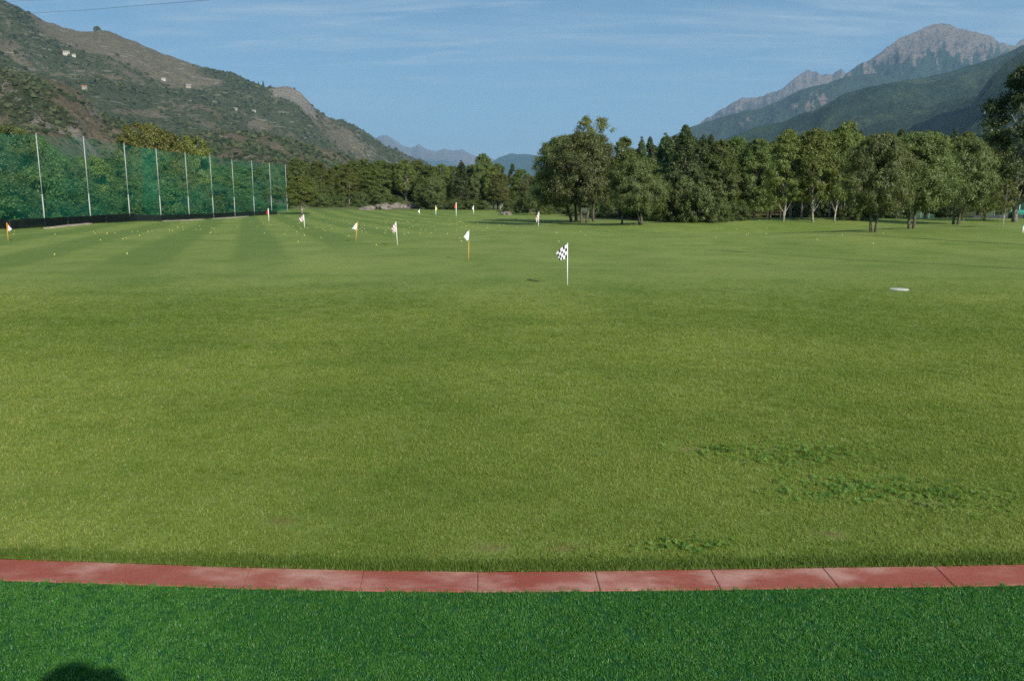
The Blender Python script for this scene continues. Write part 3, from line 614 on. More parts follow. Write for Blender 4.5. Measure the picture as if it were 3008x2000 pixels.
arch('oak', 2, kind='oak', H=10.0, W_=7.0, cb=2.0, ncl=260, nleaf=100, leaf=0.27, stems=2, trunk_r=0.2, csize=0.62, gap=-0.12)
arch('shrub', 3, kind='shrub', H=3.2, W_=3.6, cb=0.10, ncl=110, nleaf=100, leaf=0.17, stems=3, trunk_r=0.05, csize=0.42, gap=-0.3)
arch('sapling', 1, kind='birch', H=4.0, W_=1.7, cb=1.1, ncl=34, nleaf=60, leaf=0.13, trunk_r=0.035, csize=0.32, bark=BIRCHBARK, gap=-0.2)
arch('slender', 1, kind='poplar', H=8.0, W_=2.6, cb=2.2, ncl=95, nleaf=95, leaf=0.18, trunk_r=0.09, csize=0.45, gap=-0.15, spire=4)
arch('airy', 1, kind='oak', H=9.6, W_=3.2, cb=7.0, ncl=52, nleaf=70, leaf=0.15, trunk_r=0.10, csize=0.38, gap=0.0)
arch('tall', 1, kind='poplar', H=13.5, W_=8.0, cb=2.4, ncl=330, nleaf=95, leaf=0.24, trunk_r=0.20, csize=0.62, bark=GREYBARK, gap=0.04, spire=4, leafmat='shade')
arch('pine', 1, kind='oak', H=27.0, W_=4.4, cb=22.5, ncl=120, nleaf=110, leaf=0.3, trunk_r=0.10, csize=0.7, gap=-0.5)
def tree_at(kind, base, h, w, label, group=None, var=None, rz=None, tilt=0.0, name='tree'):
    v = ARCH[kind]; tr, cr, H, W_ = v[(random.randrange(len(v)) if var is None else var % len(v))]
    t = thing(name, label, 'shrub' if name == 'shrub' else 'tree', tuple(base), random.uniform(0, 6.28) if rz is None else rz, group)
    t.scale = (w/W_, w/W_, h/H); t.rotation_euler[1] = tilt
    obj('trunk', tr, t); obj('crown', cr, t); return t
def tree_px(kind, px, py, top, wpx, label, group=None, Yd=None, **kw):
    """base pixel (or a depth), crown top pixel row, crown width in pixels"""
    if Yd is None: b = ground(px, py)
    else:
        x = (px-CX)/F*(Yd*cp+0.28); b = np.array([x, Yd, gz(x, Yd)])
    h = at_depth(px, top, b[1])[2]-b[2]; w = wpx/F*b[1]*1.12
    return tree_at(kind, b, h, w, label, group, **kw)

FARMARK = [(888, 'beside the yellowing birch'), (945, 'between the yellowing birch and the rocky bank'), (1015, 'just before the shrub end of the rocky bank'), (1080, 'behind the grey boulder of the rocky bank'), (1130, 'behind the middle of the rocky bank'), (1175, 'above the pale steep boulder'), (1215, 'by the tiny white flag'), (1280, 'behind the yellow flag'), (1340, 'behind the tall red flag'), (1391, 'behind the small white flag'), (1440, 'between the small white flag and the flat rock'), (1486, 'behind the flat rock'), (1540, 'between the flat rock and the limp chequered flag'), (1583, 'behind the limp chequered flag'), (1634, 'by the low white rail'), (1700, 'behind the fork-trunked willow'), (1760, 'behind the airy-topped tree'), (1827, 'behind the slender narrow tree')]
WOODMARK = [(1884, 'behind the leaning small willow'), (1940, 'one gap past the leaning small willow'), (2000, 'at the tallest point of the pointed trees'), (2065, 'where pointed trees give way to poplars'), (2130, 'beyond the shaded ditch, by the pointed trees'), (2200, 'beyond the middle of the shaded ditch'), (2255, 'between the ditch and the first birch'), (2296, 'at the ditch end of the birches'), (2350, 'second in the row of birches from the ditch'), (2400, 'in the middle of the birches'), (2446, 'near the most slanted white stem'), (2490, 'at the willow end of the birches'), (2566, 'behind the three-stemmed willow'), (2625, 'between the three-stemmed and the thick-trunked willow'), (2679, 'behind the thick-trunked willow'), (2740, 'between the thick-trunked willow and the mound willow'), (2804, 'behind the drooping mound willow'), (2892, 'behind the reddish-trunked willow'), (2990, 'behind the tall open poplar')]
ORD = ['first', 'second', 'third', 'fourth', 'fifth', 'sixth', 'seventh', 'eighth', 'ninth', 'tenth', 'eleventh', 'twelfth']
def mark(px, L): return min(L, key=lambda q: abs(q[0]-px))[1]
def bay(px):
    P_ = [845, 799, 748, 691, 628, 557, 474, 383, 268, 133, -40, -270, -560]; k = sum(1 for v in P_[1:] if px < v); return 'behind the %s net bay from the birch' % ORD[min(k, 11)]
# lone trees on the field edge
tree_px('willow', 1690, 653, 400, 205, 'broad willow with a forked trunk standing on the open lawn edge', var=0, rz=0.5, tilt=-0.13)
tree_px('willow', 1716, 655, 392, 185, 'tall willow with a single dark stem and a feathery top sprig beside the fork-trunked willow', var=1, rz=2.0)
tree_px('airy', 1742, 645, 340, 92, 'thin-crowned tree whose airy top pokes out above the two willows', Yd=74)
tree_px('slender', 1827, 659, 408, 70, 'slender narrow tree with a straight thin trunk next to a leaning willow')
tree_px('willow', 1884, 661, 464, 150, 'small round willow with a leaning bent trunk on the lawn edge', var=2, tilt=0.10)
tree_px('willow', 2566, 682, 398, 165, 'olive willow with three dark stems standing in the shaded hollow', var=1, rz=4.0)
tree_px('willow', 2679, 672, 390, 195, 'dense round willow on one thick dark trunk by the grassy mound', var=2, rz=1.0)
tree_px('willow', 2804, 660, 408, 165, 'drooping willow with two leaning stems on top of the grassy mound', var=0, rz=5.0, tilt=0.05)
tree_px('willow', 2892, 649, 425, 150, 'fine-leaved willow with a reddish trunk in front of the low black screen', var=1, rz=3.0)
tree_px('sapling', 2945, 669, 530, 60, 'young sapling with a pale thin stem on the lawn near the covered container')
tree_px('sapling', 2830, 658, 600, 22, 'knee-high thin sapling stem beside the drooping willow', name='sapling')
tree_px('sapling', 2884, 658, 610, 20, 'tiny staked sapling in front of the reddish-trunked willow', name='sapling')
tree_px('tall', 2978, 650, 200, 235, 'tall open poplar with grey limbs towering over the willows', Yd=58, rz=1.2)
# wood along the far edge of the field: dark pointed trees
Gd = 'dark pointed trees in the wood behind the lone willows'; Ld = 'dark pointed tree in the wood behind the lone willows'
for px, Yd, top, w in [(1878, 88, 401, 62), (1903, 92, 404, 64), (1948, 84, 390, 92), (2004, 80, 371, 105), (2056, 84, 394, 80), (2078, 90, 398, 80), (1975, 92, 402, 90), (1915, 98, 430, 90), (2030, 96, 405, 90), (2512, 84, 388, 60), (2626, 80, 383, 90), (2780, 84, 380, 85)]:
    tree_px('dark', px, 650, top, w*1.28, 'dark pointed tree of the wood '+mark(px, WOODMARK), Gd, Yd=Yd)
Gp = 'leafy poplars of the wood beyond the ditch'; Lp = 'leafy green poplar in the wood beyond the shaded ditch'
for px, Yd, top, w in [(2110, 84, 416, 95), (2158, 88, 408, 100), (2215, 86, 412, 105), (2180, 95, 425, 110), (2262, 90, 420, 90), (2130, 100, 430, 110), (2545, 82, 402, 95), (2585, 88, 394, 95), (2717, 84, 393, 105), (2822, 88, 393, 90), (2670, 92, 410, 100), (2870, 86, 410, 100), (2925, 92, 430, 100), (2990, 98, 450, 110), (2240, 104, 430, 120), (2750, 100, 405, 110), (2600, 102, 410, 110)]:
    tree_px('poplar', px, 650, top, w, 'leafy green poplar of the wood '+mark(px, WOODMARK), Gp, Yd=Yd)
Gb = 'white-stemmed birches along the wood edge'; Lb = 'birch with slanting white stems at the shaded edge of the wood'
for px, py, top, w in [(2296, 651, 386, 95), (2392, 653, 382, 110), (2446, 652, 375, 95), (2353, 643, 392, 95), (2470, 645, 362, 90), (2320, 640, 400, 90), (2441, 642, 384, 90), (2410, 641, 388, 95), (2500, 646, 392, 90)]:
    tree_px('birch', px, py, top, w, 'birch with white stems '+mark(px, WOODMARK), Gb, tilt=random.uniform(-0.10, 0.10))
Gs = 'leafy shrubs filling the wood edge below the dark trees'; Ls = 'leafy shrub at the foot of the dark wood edge'
for px, py, top, w in [(1930, 651, 560, 80), (1985, 652, 555, 90), (2050, 654, 545, 85), (2100, 653, 580, 70), (2013, 650, 530, 90), (2170, 648, 600, 60), (2540, 648, 590, 60), (2495, 648, 600, 50)]:
    tree_px('shrub', px, py, top, w, 'leafy shrub at the foot of the wood '+mark(px, WOODMARK), Gs, name='shrub')
Gu = 'dark undergrowth shrubs behind the birches'
for j, px in enumerate(range(2205, 2540, 24)):
    tree_px('shrub', px, 650, 575+10*(j % 3), 62, 'dark undergrowth shrub under the crowns '+mark(px, WOODMARK), Gu, Yd=101+3*(j % 3), name='shrub')
# middle distance wood closing the field
Gm = 'trees of the wood closing the far end of the field'
Lm = {'poplar': 'green broadleaf tree in the wood closing the far end of the field', 'dark': 'dark green pointed tree in the wood closing the far end of the field', 'birch': 'pale-stemmed birch in the wood closing the far end of the field', 'willow': 'rounded olive tree in the wood closing the far end of the field'}
for kd, px, Yd, top, w in [
    ('poplar', 878, 158, 468, 62), ('poplar', 936, 165, 477, 68), ('birch', 980, 150, 500, 55), ('birch', 1025, 148, 494, 58), ('poplar', 1038, 160, 475, 70), ('poplar', 1073, 165, 470, 66),
    ('poplar', 1090, 155, 480, 60), ('poplar', 1122, 158, 473, 72), ('poplar', 1160, 166, 482, 66), ('birch', 1192, 156, 470, 55), ('poplar', 1227, 160, 474, 66), ('poplar', 1262, 152, 490, 66),
    ('birch', 1300, 146, 484, 56), ('poplar', 1330, 150, 490, 60), ('dark', 1357, 142, 471, 66), ('poplar', 1385, 150, 488, 60), ('poplar', 1420, 145, 454, 58), ('birch', 1448, 140, 492, 56), ('poplar', 1462, 146, 483, 54), ('birch', 1472, 138, 510, 50),
    ('dark', 1505, 150, 482, 54), ('poplar', 1530, 140, 500, 60), ('willow', 1556, 120, 520, 60), ('willow', 1575, 112, 545, 60), ('willow', 1610, 130, 525, 70), ('willow', 1655, 125, 540, 60), ('poplar', 1600, 150, 500, 80), ('poplar', 1780, 120, 470, 90), ('poplar', 1850, 110, 440, 90),
    ('willow', 960, 145, 545, 62), ('willow', 910, 150, 530, 60), ('poplar', 905, 172, 482, 60), ('poplar', 1000, 172, 486, 70), ('poplar', 1195, 176, 484, 70), ('poplar', 1280, 165, 492, 60), ('poplar', 1400, 165, 486, 70), ('willow', 1275, 140, 520, 62), ('willow', 1240, 142, 540, 50), ('willow', 1405, 142, 510, 54), ('poplar', 1700, 135, 500, 100)]:
    tree_px(kd, px, 620, top, w, {'poplar': 'green broadleaf tree', 'dark': 'dark pointed tree', 'birch': 'pale-stemmed birch', 'willow': 'rounded olive tree'}[kd]+' of the far wood '+mark(px, FARMARK), Gm, Yd=Yd)
tree_px('birch', 888, 630, 520, 82, 'yellowing birch with three white stems beside the end of the netting', var=1)
Gs2 = 'shrubs at the foot of the far wood'; Ls2 = 'low green shrub at the foot of the far wood'
for px, Yd, top, w in [(945, 140, 570, 50), (1000, 142, 575, 46), (1062, 144, 565, 46), (1120, 148, 555, 60), (1160, 150, 575, 40), (1245, 142, 575, 44), (1290, 138, 580, 50), (1340, 136, 585, 50), (1380, 136, 588, 46), (1420, 136, 590, 40), (1500, 130, 585, 44), (1535, 124, 590, 40), (1600, 118, 600, 40), (1640, 124, 590, 60), (1680, 112, 600, 40), (1760, 100, 590, 60), (1800, 96, 595, 60), (1850, 92, 590, 60)]:
    tree_px('shrub', px, 620, top, w, 'low shrub of the far wood '+mark(px, FARMARK), Gs2, Yd=Yd, name='shrub')
# thicket behind the netting
Gn = 'leafy trees of the thicket behind the green netting'; Ln = 'leafy tree in the thicket behind the green netting'
for px, X_, top, w in [(-620, -44, 300, 300), (-440, -45, 330, 260), (-300, -44, 320, 240), (-190, -46, 345, 220), (-70, -44, 360, 200), (30, -45, 372, 190), (115, -44, 405, 150), (60, -52, 380, 180), (200, -44, 458, 130), (275, -46, 462, 115), (340, -45, 466, 100), (400, -47, 462, 100), (470, -46, 455, 110), (540, -45, 465, 95), (600, -46, 470, 90), (655, -45, 488, 80), (705, -46, 484, 76), (750, -45, 492, 70), (795, -46, 480, 62), (835, -45, 490, 56), (160, -52, 450, 140), (300, -54, 470, 110), (640, -52, 492, 80), (720, -53, 490, 70), (560, -52, 470, 80)]:
    Yd = -X_*F/(CX-px)/cp; tree_px(random.choice(['poplar', 'oak', 'willow']), px, 640, top, w, 'leafy tree of the thicket '+bay(px), Gn, Yd=Yd)
tree_px('oak', 440, 640, 362, 120, 'tall oak with yellow-green crown rising above the net beside another', Yd=104, var=0)
tree_px('oak', 500, 640, 388, 95, 'broad oak crown just above the net between two taller oaks', Yd=108, var=1)
tree_px('oak', 580, 640, 402, 90, 'oak with a bare forked limb rising above the netting', Yd=112, var=0)
Gs3 = 'shrubs at the foot of the netting'; Ls3 = 'dark leafy shrub behind the foot of the netting'
for px in list(range(-600, -60, 70))+list(range(-60, 840, 42)):
    X_ = -40.2-random.uniform(0, 2); Yd = 40*F/(CX-px)/cp
    tree_px('shrub', px, 640, 640-random.uniform(2.2, 4.2)/Yd*F, random.uniform(3.2, 5.0)/Yd*F, 'dark leafy shrub '+bay(px), Gs3, Yd=Yd, name='shrub')

# ------------------------------------------------------------------ scrub on the valley side: one mass nobody could count
def ico(sub):
    import bmesh
    bm = bmesh.new(); bmesh.ops.create_icosphere(bm, subdivisions=sub, radius=1.0); V = np.array([v.co[:] for v in bm.verts]); T = np.array([[v.index for v in f.verts] for f in bm.faces]); bm.free(); return V, T
SCRUB = leaf_material('scrub_leaf', ((0.022, 0.034, 0.018), (0.074, 0.086, 0.042)), 0.0, 0.0, 0.5, 0.0)
def scrub(name, H, n, r0, r1, sub, label, thr=0.35, seed=0, hmul=0.8):
    P, veg, rk, px = H; r = np.random.default_rng(seed); Vi, Ti = ico(sub)
    rows, cols = P.shape[:2]; a = r.integers(1, rows-1, n*4); b = r.integers(1, cols-1, n*4); sel = (veg[a, b]+r.normal(0, 0.22, n*4) > thr+0.35) & (rk[a, b] < 0.6); a, b = a[sel][:n], b[sel][:n]
    base = P[a, b]+(P[np.minimum(a+1, rows-1), b]-P[a, b])*r.uniform(0, 1, (len(a), 1))+(P[a, b+1]-P[a, b])*r.uniform(0, 1, (len(a), 1))
    rad = r.uniform(r0, r1, len(a))*(0.7+0.6*(base[:, 1]/base[:, 1].max())); V = []; rn = []
    for k in range(len(a)):
        d = 1+0.32*r.normal(size=(len(Vi), 1)); V.append(base[k]+Vi*d*rad[k]*np.array([1, 1, hmul])+np.array([0, 0, rad[k]*0.35])); rn.append(np.full(len(Vi), r.uniform()))
    T = (Ti[None]+np.arange(len(a))[:, None, None]*len(Vi)).reshape(-1, 3)
    obj(name, mesh_np(name, np.vstack(V), [T], SCRUB, False, {'rnd': np.concatenate(rn)}), kind='stuff', label=label)
scrub('hillside_scrub', H1, 18000, 1.8, 4.2, 1, 'dark bushes and trees dotted over the high valley side', 0.30, 1)
scrub('spur_scrub', H2, 9500, 0.7, 2.0, 1, 'dark bushes on the nearer wooded spur above the netting', 0.22, 2)
scrub('ridge_scrub', H3, 3500, 0.9, 2.4, 1, 'dark bushes on the low ridge behind the far wood', 0.20, 3)

# ------------------------------------------------------------------ ball-stop netting on tall steel posts
STEEL = plain('galvanised_steel', (0.34, 0.37, 0.37), 0.45, 0.5, 0.12, 4)
def net_material(name, alpha, col, tint=(1, 1, 1)):
    m = bpy.data.materials.new(name); m.use_nodes = True; n_ = m.node_tree.nodes; n_.clear(); t = NT(m.node_tree)
    P = t.pos(); a = t.ramp(t.noise(t.mapping(P, (0.5, 0.12, 0.5)), 1.0, 3), 0.3, 0.7, alpha-0.08, alpha+0.08)
    d = t.node('ShaderNodeBsdfDiffuse', {'Color': col+(1,)}); tl = t.node('ShaderNodeBsdfTranslucent', {'Color': col+(1,)}); tr = t.node('ShaderNodeBsdfTransparent', {'Color': tint+(1,)})
    m1 = t.node('ShaderNodeMixShader', {0: 0.3, 1: d.outputs[0], 2: tl.outputs[0]}); m2 = t.node('ShaderNodeMixShader', {0: a, 1: tr.outputs[0], 2: m1.outputs[0]})
    o = t.node('ShaderNodeOutputMaterial'); t.link(m2.outputs[0], o.inputs[0]); return m
NET = net_material('green_net', 0.18, (0.030, 0.300, 0.210), (0.88, 1.0, 0.95))
BLACKNET = net_material('black_shade_cloth', 0.95, (0.016, 0.022, 0.022))
fence = thing('netting_fence', 'tall green ball netting on white steel posts along the field edge', 'fence', (-36, 60, 0))
PX = [-560, -270, -40, 133, 268, 383, 474, 557, 628, 691, 748, 799, 845]; TOPY = [None, None, 383, 395, 403, 422, 438, 449, 458, 470, 474, 480, 486]
posts = []
for px, ty in zip(PX, TOPY):
    Yd = 36.0*F/(CX-px)/cp-0.29; b = np.array([-36.0, Yd, gz(-36.0, Yd)])
    top = at_depth(px, ty, Yd)[2] if ty else b[2]+8.1; posts.append((b, top))
for b, top in posts:
    mb = MB(); h = top-b[2]; mb.tube([[0, 0, -0.3], [0, 0, h*0.34]], 0.044, 10); mb.tube([[0, 0, h*0.335], [0, 0, h]], 0.032, 10); mb.tube([[0, 0, h*0.325], [0, 0, h*0.345]], 0.055, 10); mb.tube([[0, 0, h], [0, 0, h+0.05]], 0.055, 10)
    obj('post', mb.mesh('post', STEEL, True), fence, (b[0]+36, b[1]-60, b[2]))
for k in range(len(posts)-1):
    (a, ta), (b, tb) = posts[k], posts[k+1]; n_ = 12; V = []
    for i_ in range(n_+1):
        f = i_/n_; x = -0.09+0.10*math.sin(f*math.pi)*(-1)**k; y = a[1]+(b[1]-a[1])*f-60
        zt = ta+(tb-ta)*f-0.10*math.sin(f*math.pi)-0.03; zb = min(a[2], b[2])-0.05
        for j in range(7): V.append([x*(0.4+0.6*math.sin(j/6*math.pi)), y, zb+(zt-zb)*j/6])
    Qn = [[i_*7+j, (i_+1)*7+j, (i_+1)*7+j+1, i_*7+j+1] for i_ in range(n_) for j in range(6)]
    obj('net_panel', mesh_np('net_panel', V, [Qn], NET, True), fence)
    mb = MB(); mb.tube([[0.0, a[1]-60+(b[1]-a[1])*f, ta+(tb-ta)*f-0.10*math.sin(f*math.pi)-0.02] for f in np.linspace(0, 1, 9)], 0.006, 4); obj('head_cable', mb.mesh('head_cable', plain('green_cable', (0.02, 0.10, 0.07))), fence)
(a, ta), (b, tb) = posts[5], posts[6]
y0, y1 = a[1]+(b[1]-a[1])*0.55-60, b[1]-60; zb = a[2]
obj('net_overlap', mesh_np('net_overlap', [[-0.16, y0, zb], [-0.16, y1, zb], [-0.16, y1, tb-0.1], [-0.16, y0, tb-0.02]], [[[0, 1, 2, 3]]], NET), fence, label='doubled darker strip of netting')
# low black shade cloth along its foot
screen = thing('shade_cloth_screen', 'low black shade cloth screen running along the foot of the netting', 'screen', (-35, 60, 0))
SB = [(-560, 708), (-400, 697), (-270, 688), (-140, 680), (-60, 676), (0, 673), (60, 674), (133, 671), (200, 662), (268, 655), (330, 650), (400, 650), (474, 650), (557, 646), (628, 642), (691, 638), (748, 634), (799, 631), (868, 630)]
STP = [(-560, 662), (-140, 644), (0, 645), (60, 646), (133, 642), (200, 637), (268, 631), (310, 627), (400, 630), (474, 632), (557, 629), (691, 624), (799, 620), (868, 621)]
sb = [ground(p_[0], p_[1]) for p_ in SB]
for p_ in sb: p_[0] = min(max(p_[0], -35.75), -33.5); p_[2] = gz(p_[0], p_[1])
for k in range(len(sb)-1):
    a, b = sb[k], sb[k+1]; V = []; n_ = 8
    for i_ in range(n_+1):
        f = i_/n_; p_ = a+(b-a)*f; px = SB[k][0]+(SB[k+1][0]-SB[k][0])*f; zt = at_depth(px, lin(STP, px, 1), p_[1])[2]; zt = max(zt, p_[2]+0.45)
        wv = 0.05*math.sin(f*9+k); V += [[p_[0]+35+wv*0.3, p_[1]-60, p_[2]-0.12], [p_[0]+35+wv, p_[1]-60, (p_[2]+zt)/2], [p_[0]+35, p_[1]-60, zt-0.02*math.sin(f*math.pi)]]
    Qn = [[i_*3+j, (i_+1)*3+j, (i_+1)*3+j+1, i_*3+j+1] for i_ in range(n_) for j in range(2)]
    obj('screen_panel', mesh_np('screen_panel', V, [Qn], BLACKNET, True), screen)
    zt = at_depth(SB[k][0], lin(STP, SB[k][0], 1), a[1])[2]; mb = MB(); mb.tube([[0, 0, -0.2], [0, 0, max(zt-a[2], 0.45)+0.02]], 0.025, 6); obj('stake', mb.mesh('stake', plain('dark_stake', (0.03, 0.035, 0.035))), screen, (a[0]+34.94, a[1]-60, a[2]))
# pale bare earth under the screen
EARTH = plain('bare_earth', (0.36, 0.31, 0.23), 0.95, 0.1, 0.35, 1.5, 0.8)
for (px0, px1, off) in [(125, 300, 5), (480, 600, 3), (620, 730, 2)]:
    pts_ = [ground(p_, lin(SB, p_, 1)+1) for p_ in np.linspace(px0, px1, 14)]; V = []
    for j, p_ in enumerate(pts_):
        w = (0.12+0.55*math.sin(j/13*math.pi))*random.uniform(0.5, 1.3); V += [[p_[0]-0.25, p_[1], gz(p_[0]-0.25, p_[1])+0.05], [p_[0]+w*0.6, p_[1]-w*0.5, gz(p_[0]+w*0.6, p_[1]-w*0.5)+0.10*random.uniform(0.3, 1)], [p_[0]+w*1.4, p_[1]-w, gz(p_[0]+w*1.4, p_[1]-w)-0.02]]
    obj('earth_strip', mesh_np('earth_strip', V, [[[j*3+q_, j*3+3+q_, j*3+4+q_, j*3+1+q_] for j in range(13) for q_ in range(2)]], EARTH, True), kind='structure')

# ------------------------------------------------------------------ flags on the field
WHITE = plain('white_cloth', (0.82, 0.82, 0.80), 0.7, 0.2, 0.04); BLACK = plain('black_cloth', (0.03, 0.03, 0.032), 0.7, 0.2, 0.05)
RED = plain('red_cloth', (0.55, 0.02, 0.03), 0.7, 0.2, 0.06); YEL = plain('yellow_cloth', (0.75, 0.55, 0.03), 0.7, 0.2, 0.06)
MAROON = plain('dark_red_cloth', (0.32, 0.02, 0.05), 0.7, 0.2, 0.06)
PWHITE = plain('white_pole', (0.80, 0.82, 0.78), 0.4, 0.5, 0.03); PORANGE = plain('orange_pole', (0.70, 0.34, 0.02), 0.4, 0.5, 0.05); PGREY = plain('grey_sleeve', (0.35, 0.37, 0.40), 0.5, 0.4, 0.05)
def flag(px, py, tx, ty, style, label, side=-1, frac=0.33, wide=0.27, droop=0.25, pole=None, sleeve=False, seed=0, nx_=5, ny_=4):
    b = ground(px, py); tp = at_depth(tx, ty, b[1]); tp[1] = b[1]; h = tp[2]-b[2]; lean = tp[0]-b[0]
    t = thing('flag_stick', label, 'flag', tuple(b), 0, 'target flags on the field')
    rad = max(0.009, 0.0088*b[1]/22); mb = MB(); split = 0.0
    if sleeve: mb.tube([[0, 0, -0.1], [lean*0.64, 0, h*0.64]], rad, 8); obj('pole', mb.mesh('pole', pole or PWHITE, True), t); mb = MB(); mb.tube([[lean*0.64, 0, h*0.64], [lean, 0, h]], rad*1.1, 8); obj('pole_sleeve', mb.mesh('pole_sleeve', PGREY, True), t)
    else: mb.tube([[0, 0, -0.1], [lean, 0, h]], rad, 8); obj('pole', mb.mesh('pole', pole or PWHITE, True), t)
    mb = MB(); kn = rad*1.5; mb.tube([[lean, 0, h], [lean, 0, h+kn], [lean, 0, h+2*kn]], [kn*0.8, kn, kn*0.4], 8); obj('finial', mb.mesh('finial', pole or PWHITE, True), t)
    # cloth: a hanging sheet, its free edge swung to one side and fallen a little
    sub = 4; NX, NY = nx_*sub, ny_*sub; r = random.Random(seed); ph = r.uniform(0, 6)
    hoist = frac*h; wd = wide*h; V = []
    for i_ in range(NX+1):
        s_ = i_/NX
        for j in range(NY+1):
            q_ = j/NY
            if style in ('white', 'red', 'yellow', 'whitered', 'small'):
                x = wd*s_*(1-abs(q_-0.45)*1.35*s_); z = -hoist*q_*(1-0.12*s_)-droop*hoist*s_**1.4*(1-0.7*q_)
                z -= 0.05*hoist*s_
            else:
                x = wd*(s_-0.22*s_*s_*(q_))*(1-0.10*q_); z = -hoist*q_*(1-0.42*s_*s_)-droop*hoist*(s_**1.3)*1.5
            y = 0.10*wd*math.sin(s_*5.5+ph+q_*1.2)*s_**0.5
            f = 1-(-z/h); V.append([lean*(h+z)/h+side*(x+rad), y, h*0.995+z])
    Qn = []; mi = []
    for i_ in range(NX):
        for j in range(NY):
            Qn.append([i_*(NY+1)+j, (i_+1)*(NY+1)+j, (i_+1)*(NY+1)+j+1, i_*(NY+1)+j+1])
            if style in ('bw', 'rw'): mi.append((i_//sub+j//sub) % 2)
            elif style == 'whitered': mi.append(1 if i_ < NX*0.22 else 0)
            else: mi.append(0)
    ms = {'bw': [WHITE, BLACK], 'rw': [WHITE, MAROON], 'white': [WHITE], 'small': [WHITE], 'red': [RED], 'yellow': [YEL], 'whitered': [WHITE, RED]}[style]
    obj('flag_cloth', mesh_np('flag_cloth', V, [Qn], None, True, None, ms, mi), t); return t
flag(1667, 838, 1667, 718, 'bw', 'black and white chequered flag on a white pole, the largest flag', wide=0.27, frac=0.32, droop=0.42, seed=1)
flag(1376, 765, 1378, 678, 'white', 'white flag on an orange pole with a grey sleeve, standing upright', wide=0.17, frac=0.32, pole=PORANGE, sleeve=True, seed=2)
flag(1168, 721, 1163, 654, 'rw', 'dark red and white chequered flag on a leaning white pole between two plain white flags', wide=0.20, frac=0.36, droop=0.5, seed=3)
flag(1044, 711, 1050, 655, 'white', 'white flag on an orange pole that leans over', wide=0.28, frac=0.33, droop=0.6, pole=PORANGE, seed=4)
flag(895, 670, 892, 633, 'rw', 'red and white chequered flag near the end of the netting', wide=0.35, frac=0.42, droop=0.4, seed=5)
flag(790, 650, 788, 615, 'red', 'orange red flag on a white pole in front of the black screen', wide=0.16, frac=0.45, droop=0.3, seed=6)
flag(24, 708, 20, 657, 'whitered', 'white flag with a red hoist on an orange pole before the black screen', side=1, wide=0.24, frac=0.42, droop=0.4, pole=PORANGE, seed=7)
flag(1232, 629, 1232, 618, 'small', 'tiny white flag far out by the rocky bank', wide=0.4, frac=0.55, seed=8)
flag(1280, 632, 1280, 608, 'yellow', 'yellow flag far out between a tiny white flag and a tall red one', side=1, wide=0.16, frac=0.40, seed=9)
flag(1340, 637, 1340, 598, 'red', 'bright red flag on a tall white pole in front of the far wood', wide=0.14, frac=0.38, seed=10)
flag(1391, 628, 1391, 607, 'white', 'small white flag by the dark shrubs of the far wood', wide=0.18, frac=0.42, seed=11)
flag(1581, 666, 1583, 625, 'rw', 'red and white chequered flag hanging limp before the fork-trunked willow', wide=0.18, frac=0.48, droop=0.6, seed=12)
b = ground(3004, 684); mk = thing('marker_stake', 'short white marker stake with a teal band on the mound', 'stake', tuple(b)); mb = MB(); mb.tube([[0, 0, -0.1], [0, 0, 0.30]], 0.022, 8); obj('stake_shaft', mb.mesh('stake_shaft', PWHITE, True), mk); mb = MB(); mb.tube([[0, 0, 0.30], [0, 0, 0.36]], 0.024, 8); obj('stake_band', mb.mesh('stake_band', plain('teal_band', (0.05, 0.35, 0.30))), mk)

# ------------------------------------------------------------------ yellow range balls
BALL = plain('range_ball', (0.70, 0.66, 0.17), 0.35, 0.5, 0.04)
Vb, Tb = ico(2); ball_me = mesh_np('golf_ball', Vb*0.0218, [Tb], BALL, True)
def z2(ox, oy, k, L): return [(ox+a/k, oy+b/k) for a, b in L]
balls = z2(850, 600, 4.139, [(108, 458), (182, 382), (386, 408), (94, 340), (433, 326), (407, 298), (722, 391), (932, 345), (884, 327), (834, 318), (858, 302), (728, 288), (880, 286), (912, 297), (802, 320), (1062, 296), (1071, 290), (1162, 350), (1171, 325), (1056, 498), (1278, 365), (1392, 308), (1398, 370), (1449, 350), (1461, 284), (1498, 274), (1590, 358), (1599, 308), (1657, 314), (1720, 350), (1776, 317), (1758, 268), (1922, 362), (2072, 414), (2090, 455), (2032, 320), (2098, 284), (2231, 268), (2298, 280), (2288, 234), (2175, 248), (2030, 232), (1955, 252), (1930, 255), (1872, 244), (1808, 236), (1715, 214), (1560, 242), (1600, 220), (1508, 218), (1405, 232), (1440, 222), (1436, 208), (1455, 228), (1420, 214), (1445, 216), (1382, 230), (1330, 222), (1275, 204), (1210, 292), (1172, 237), (1175, 210), (1188, 186), (1160, 192), (1215, 190), (1110, 220), (1005, 196), (958, 184), (992, 252), (912, 254), (900, 236), (770, 192), (715, 184), (702, 202), (730, 240), (655, 184), (558, 216), (528, 208), (497, 252), (456, 210), (382, 210), (360, 224), (335, 244), (227, 202), (255, 152), (103, 240), (122, 228), (80, 170), (44, 274), (115, 274), (135, 294), (152, 298), (220, 292), (325, 292), (515, 302), (583, 300), (486, 190), (1357, 192), (1327, 176), (1297, 178), (1243, 192), (1490, 200), (1520, 186), (1645, 180), (1690, 218), (1780, 184), (1938, 182), (1957, 190), (2058, 210), (2080, 212), (2086, 202), (2066, 216), (2090, 216), (2115, 228), (2160, 188), (2210, 214), (2240, 212), (2038, 256), (1978, 244), (2146, 262), (1086, 194), (1270, 168), (1400, 174), (850, 180), (1040, 160)])
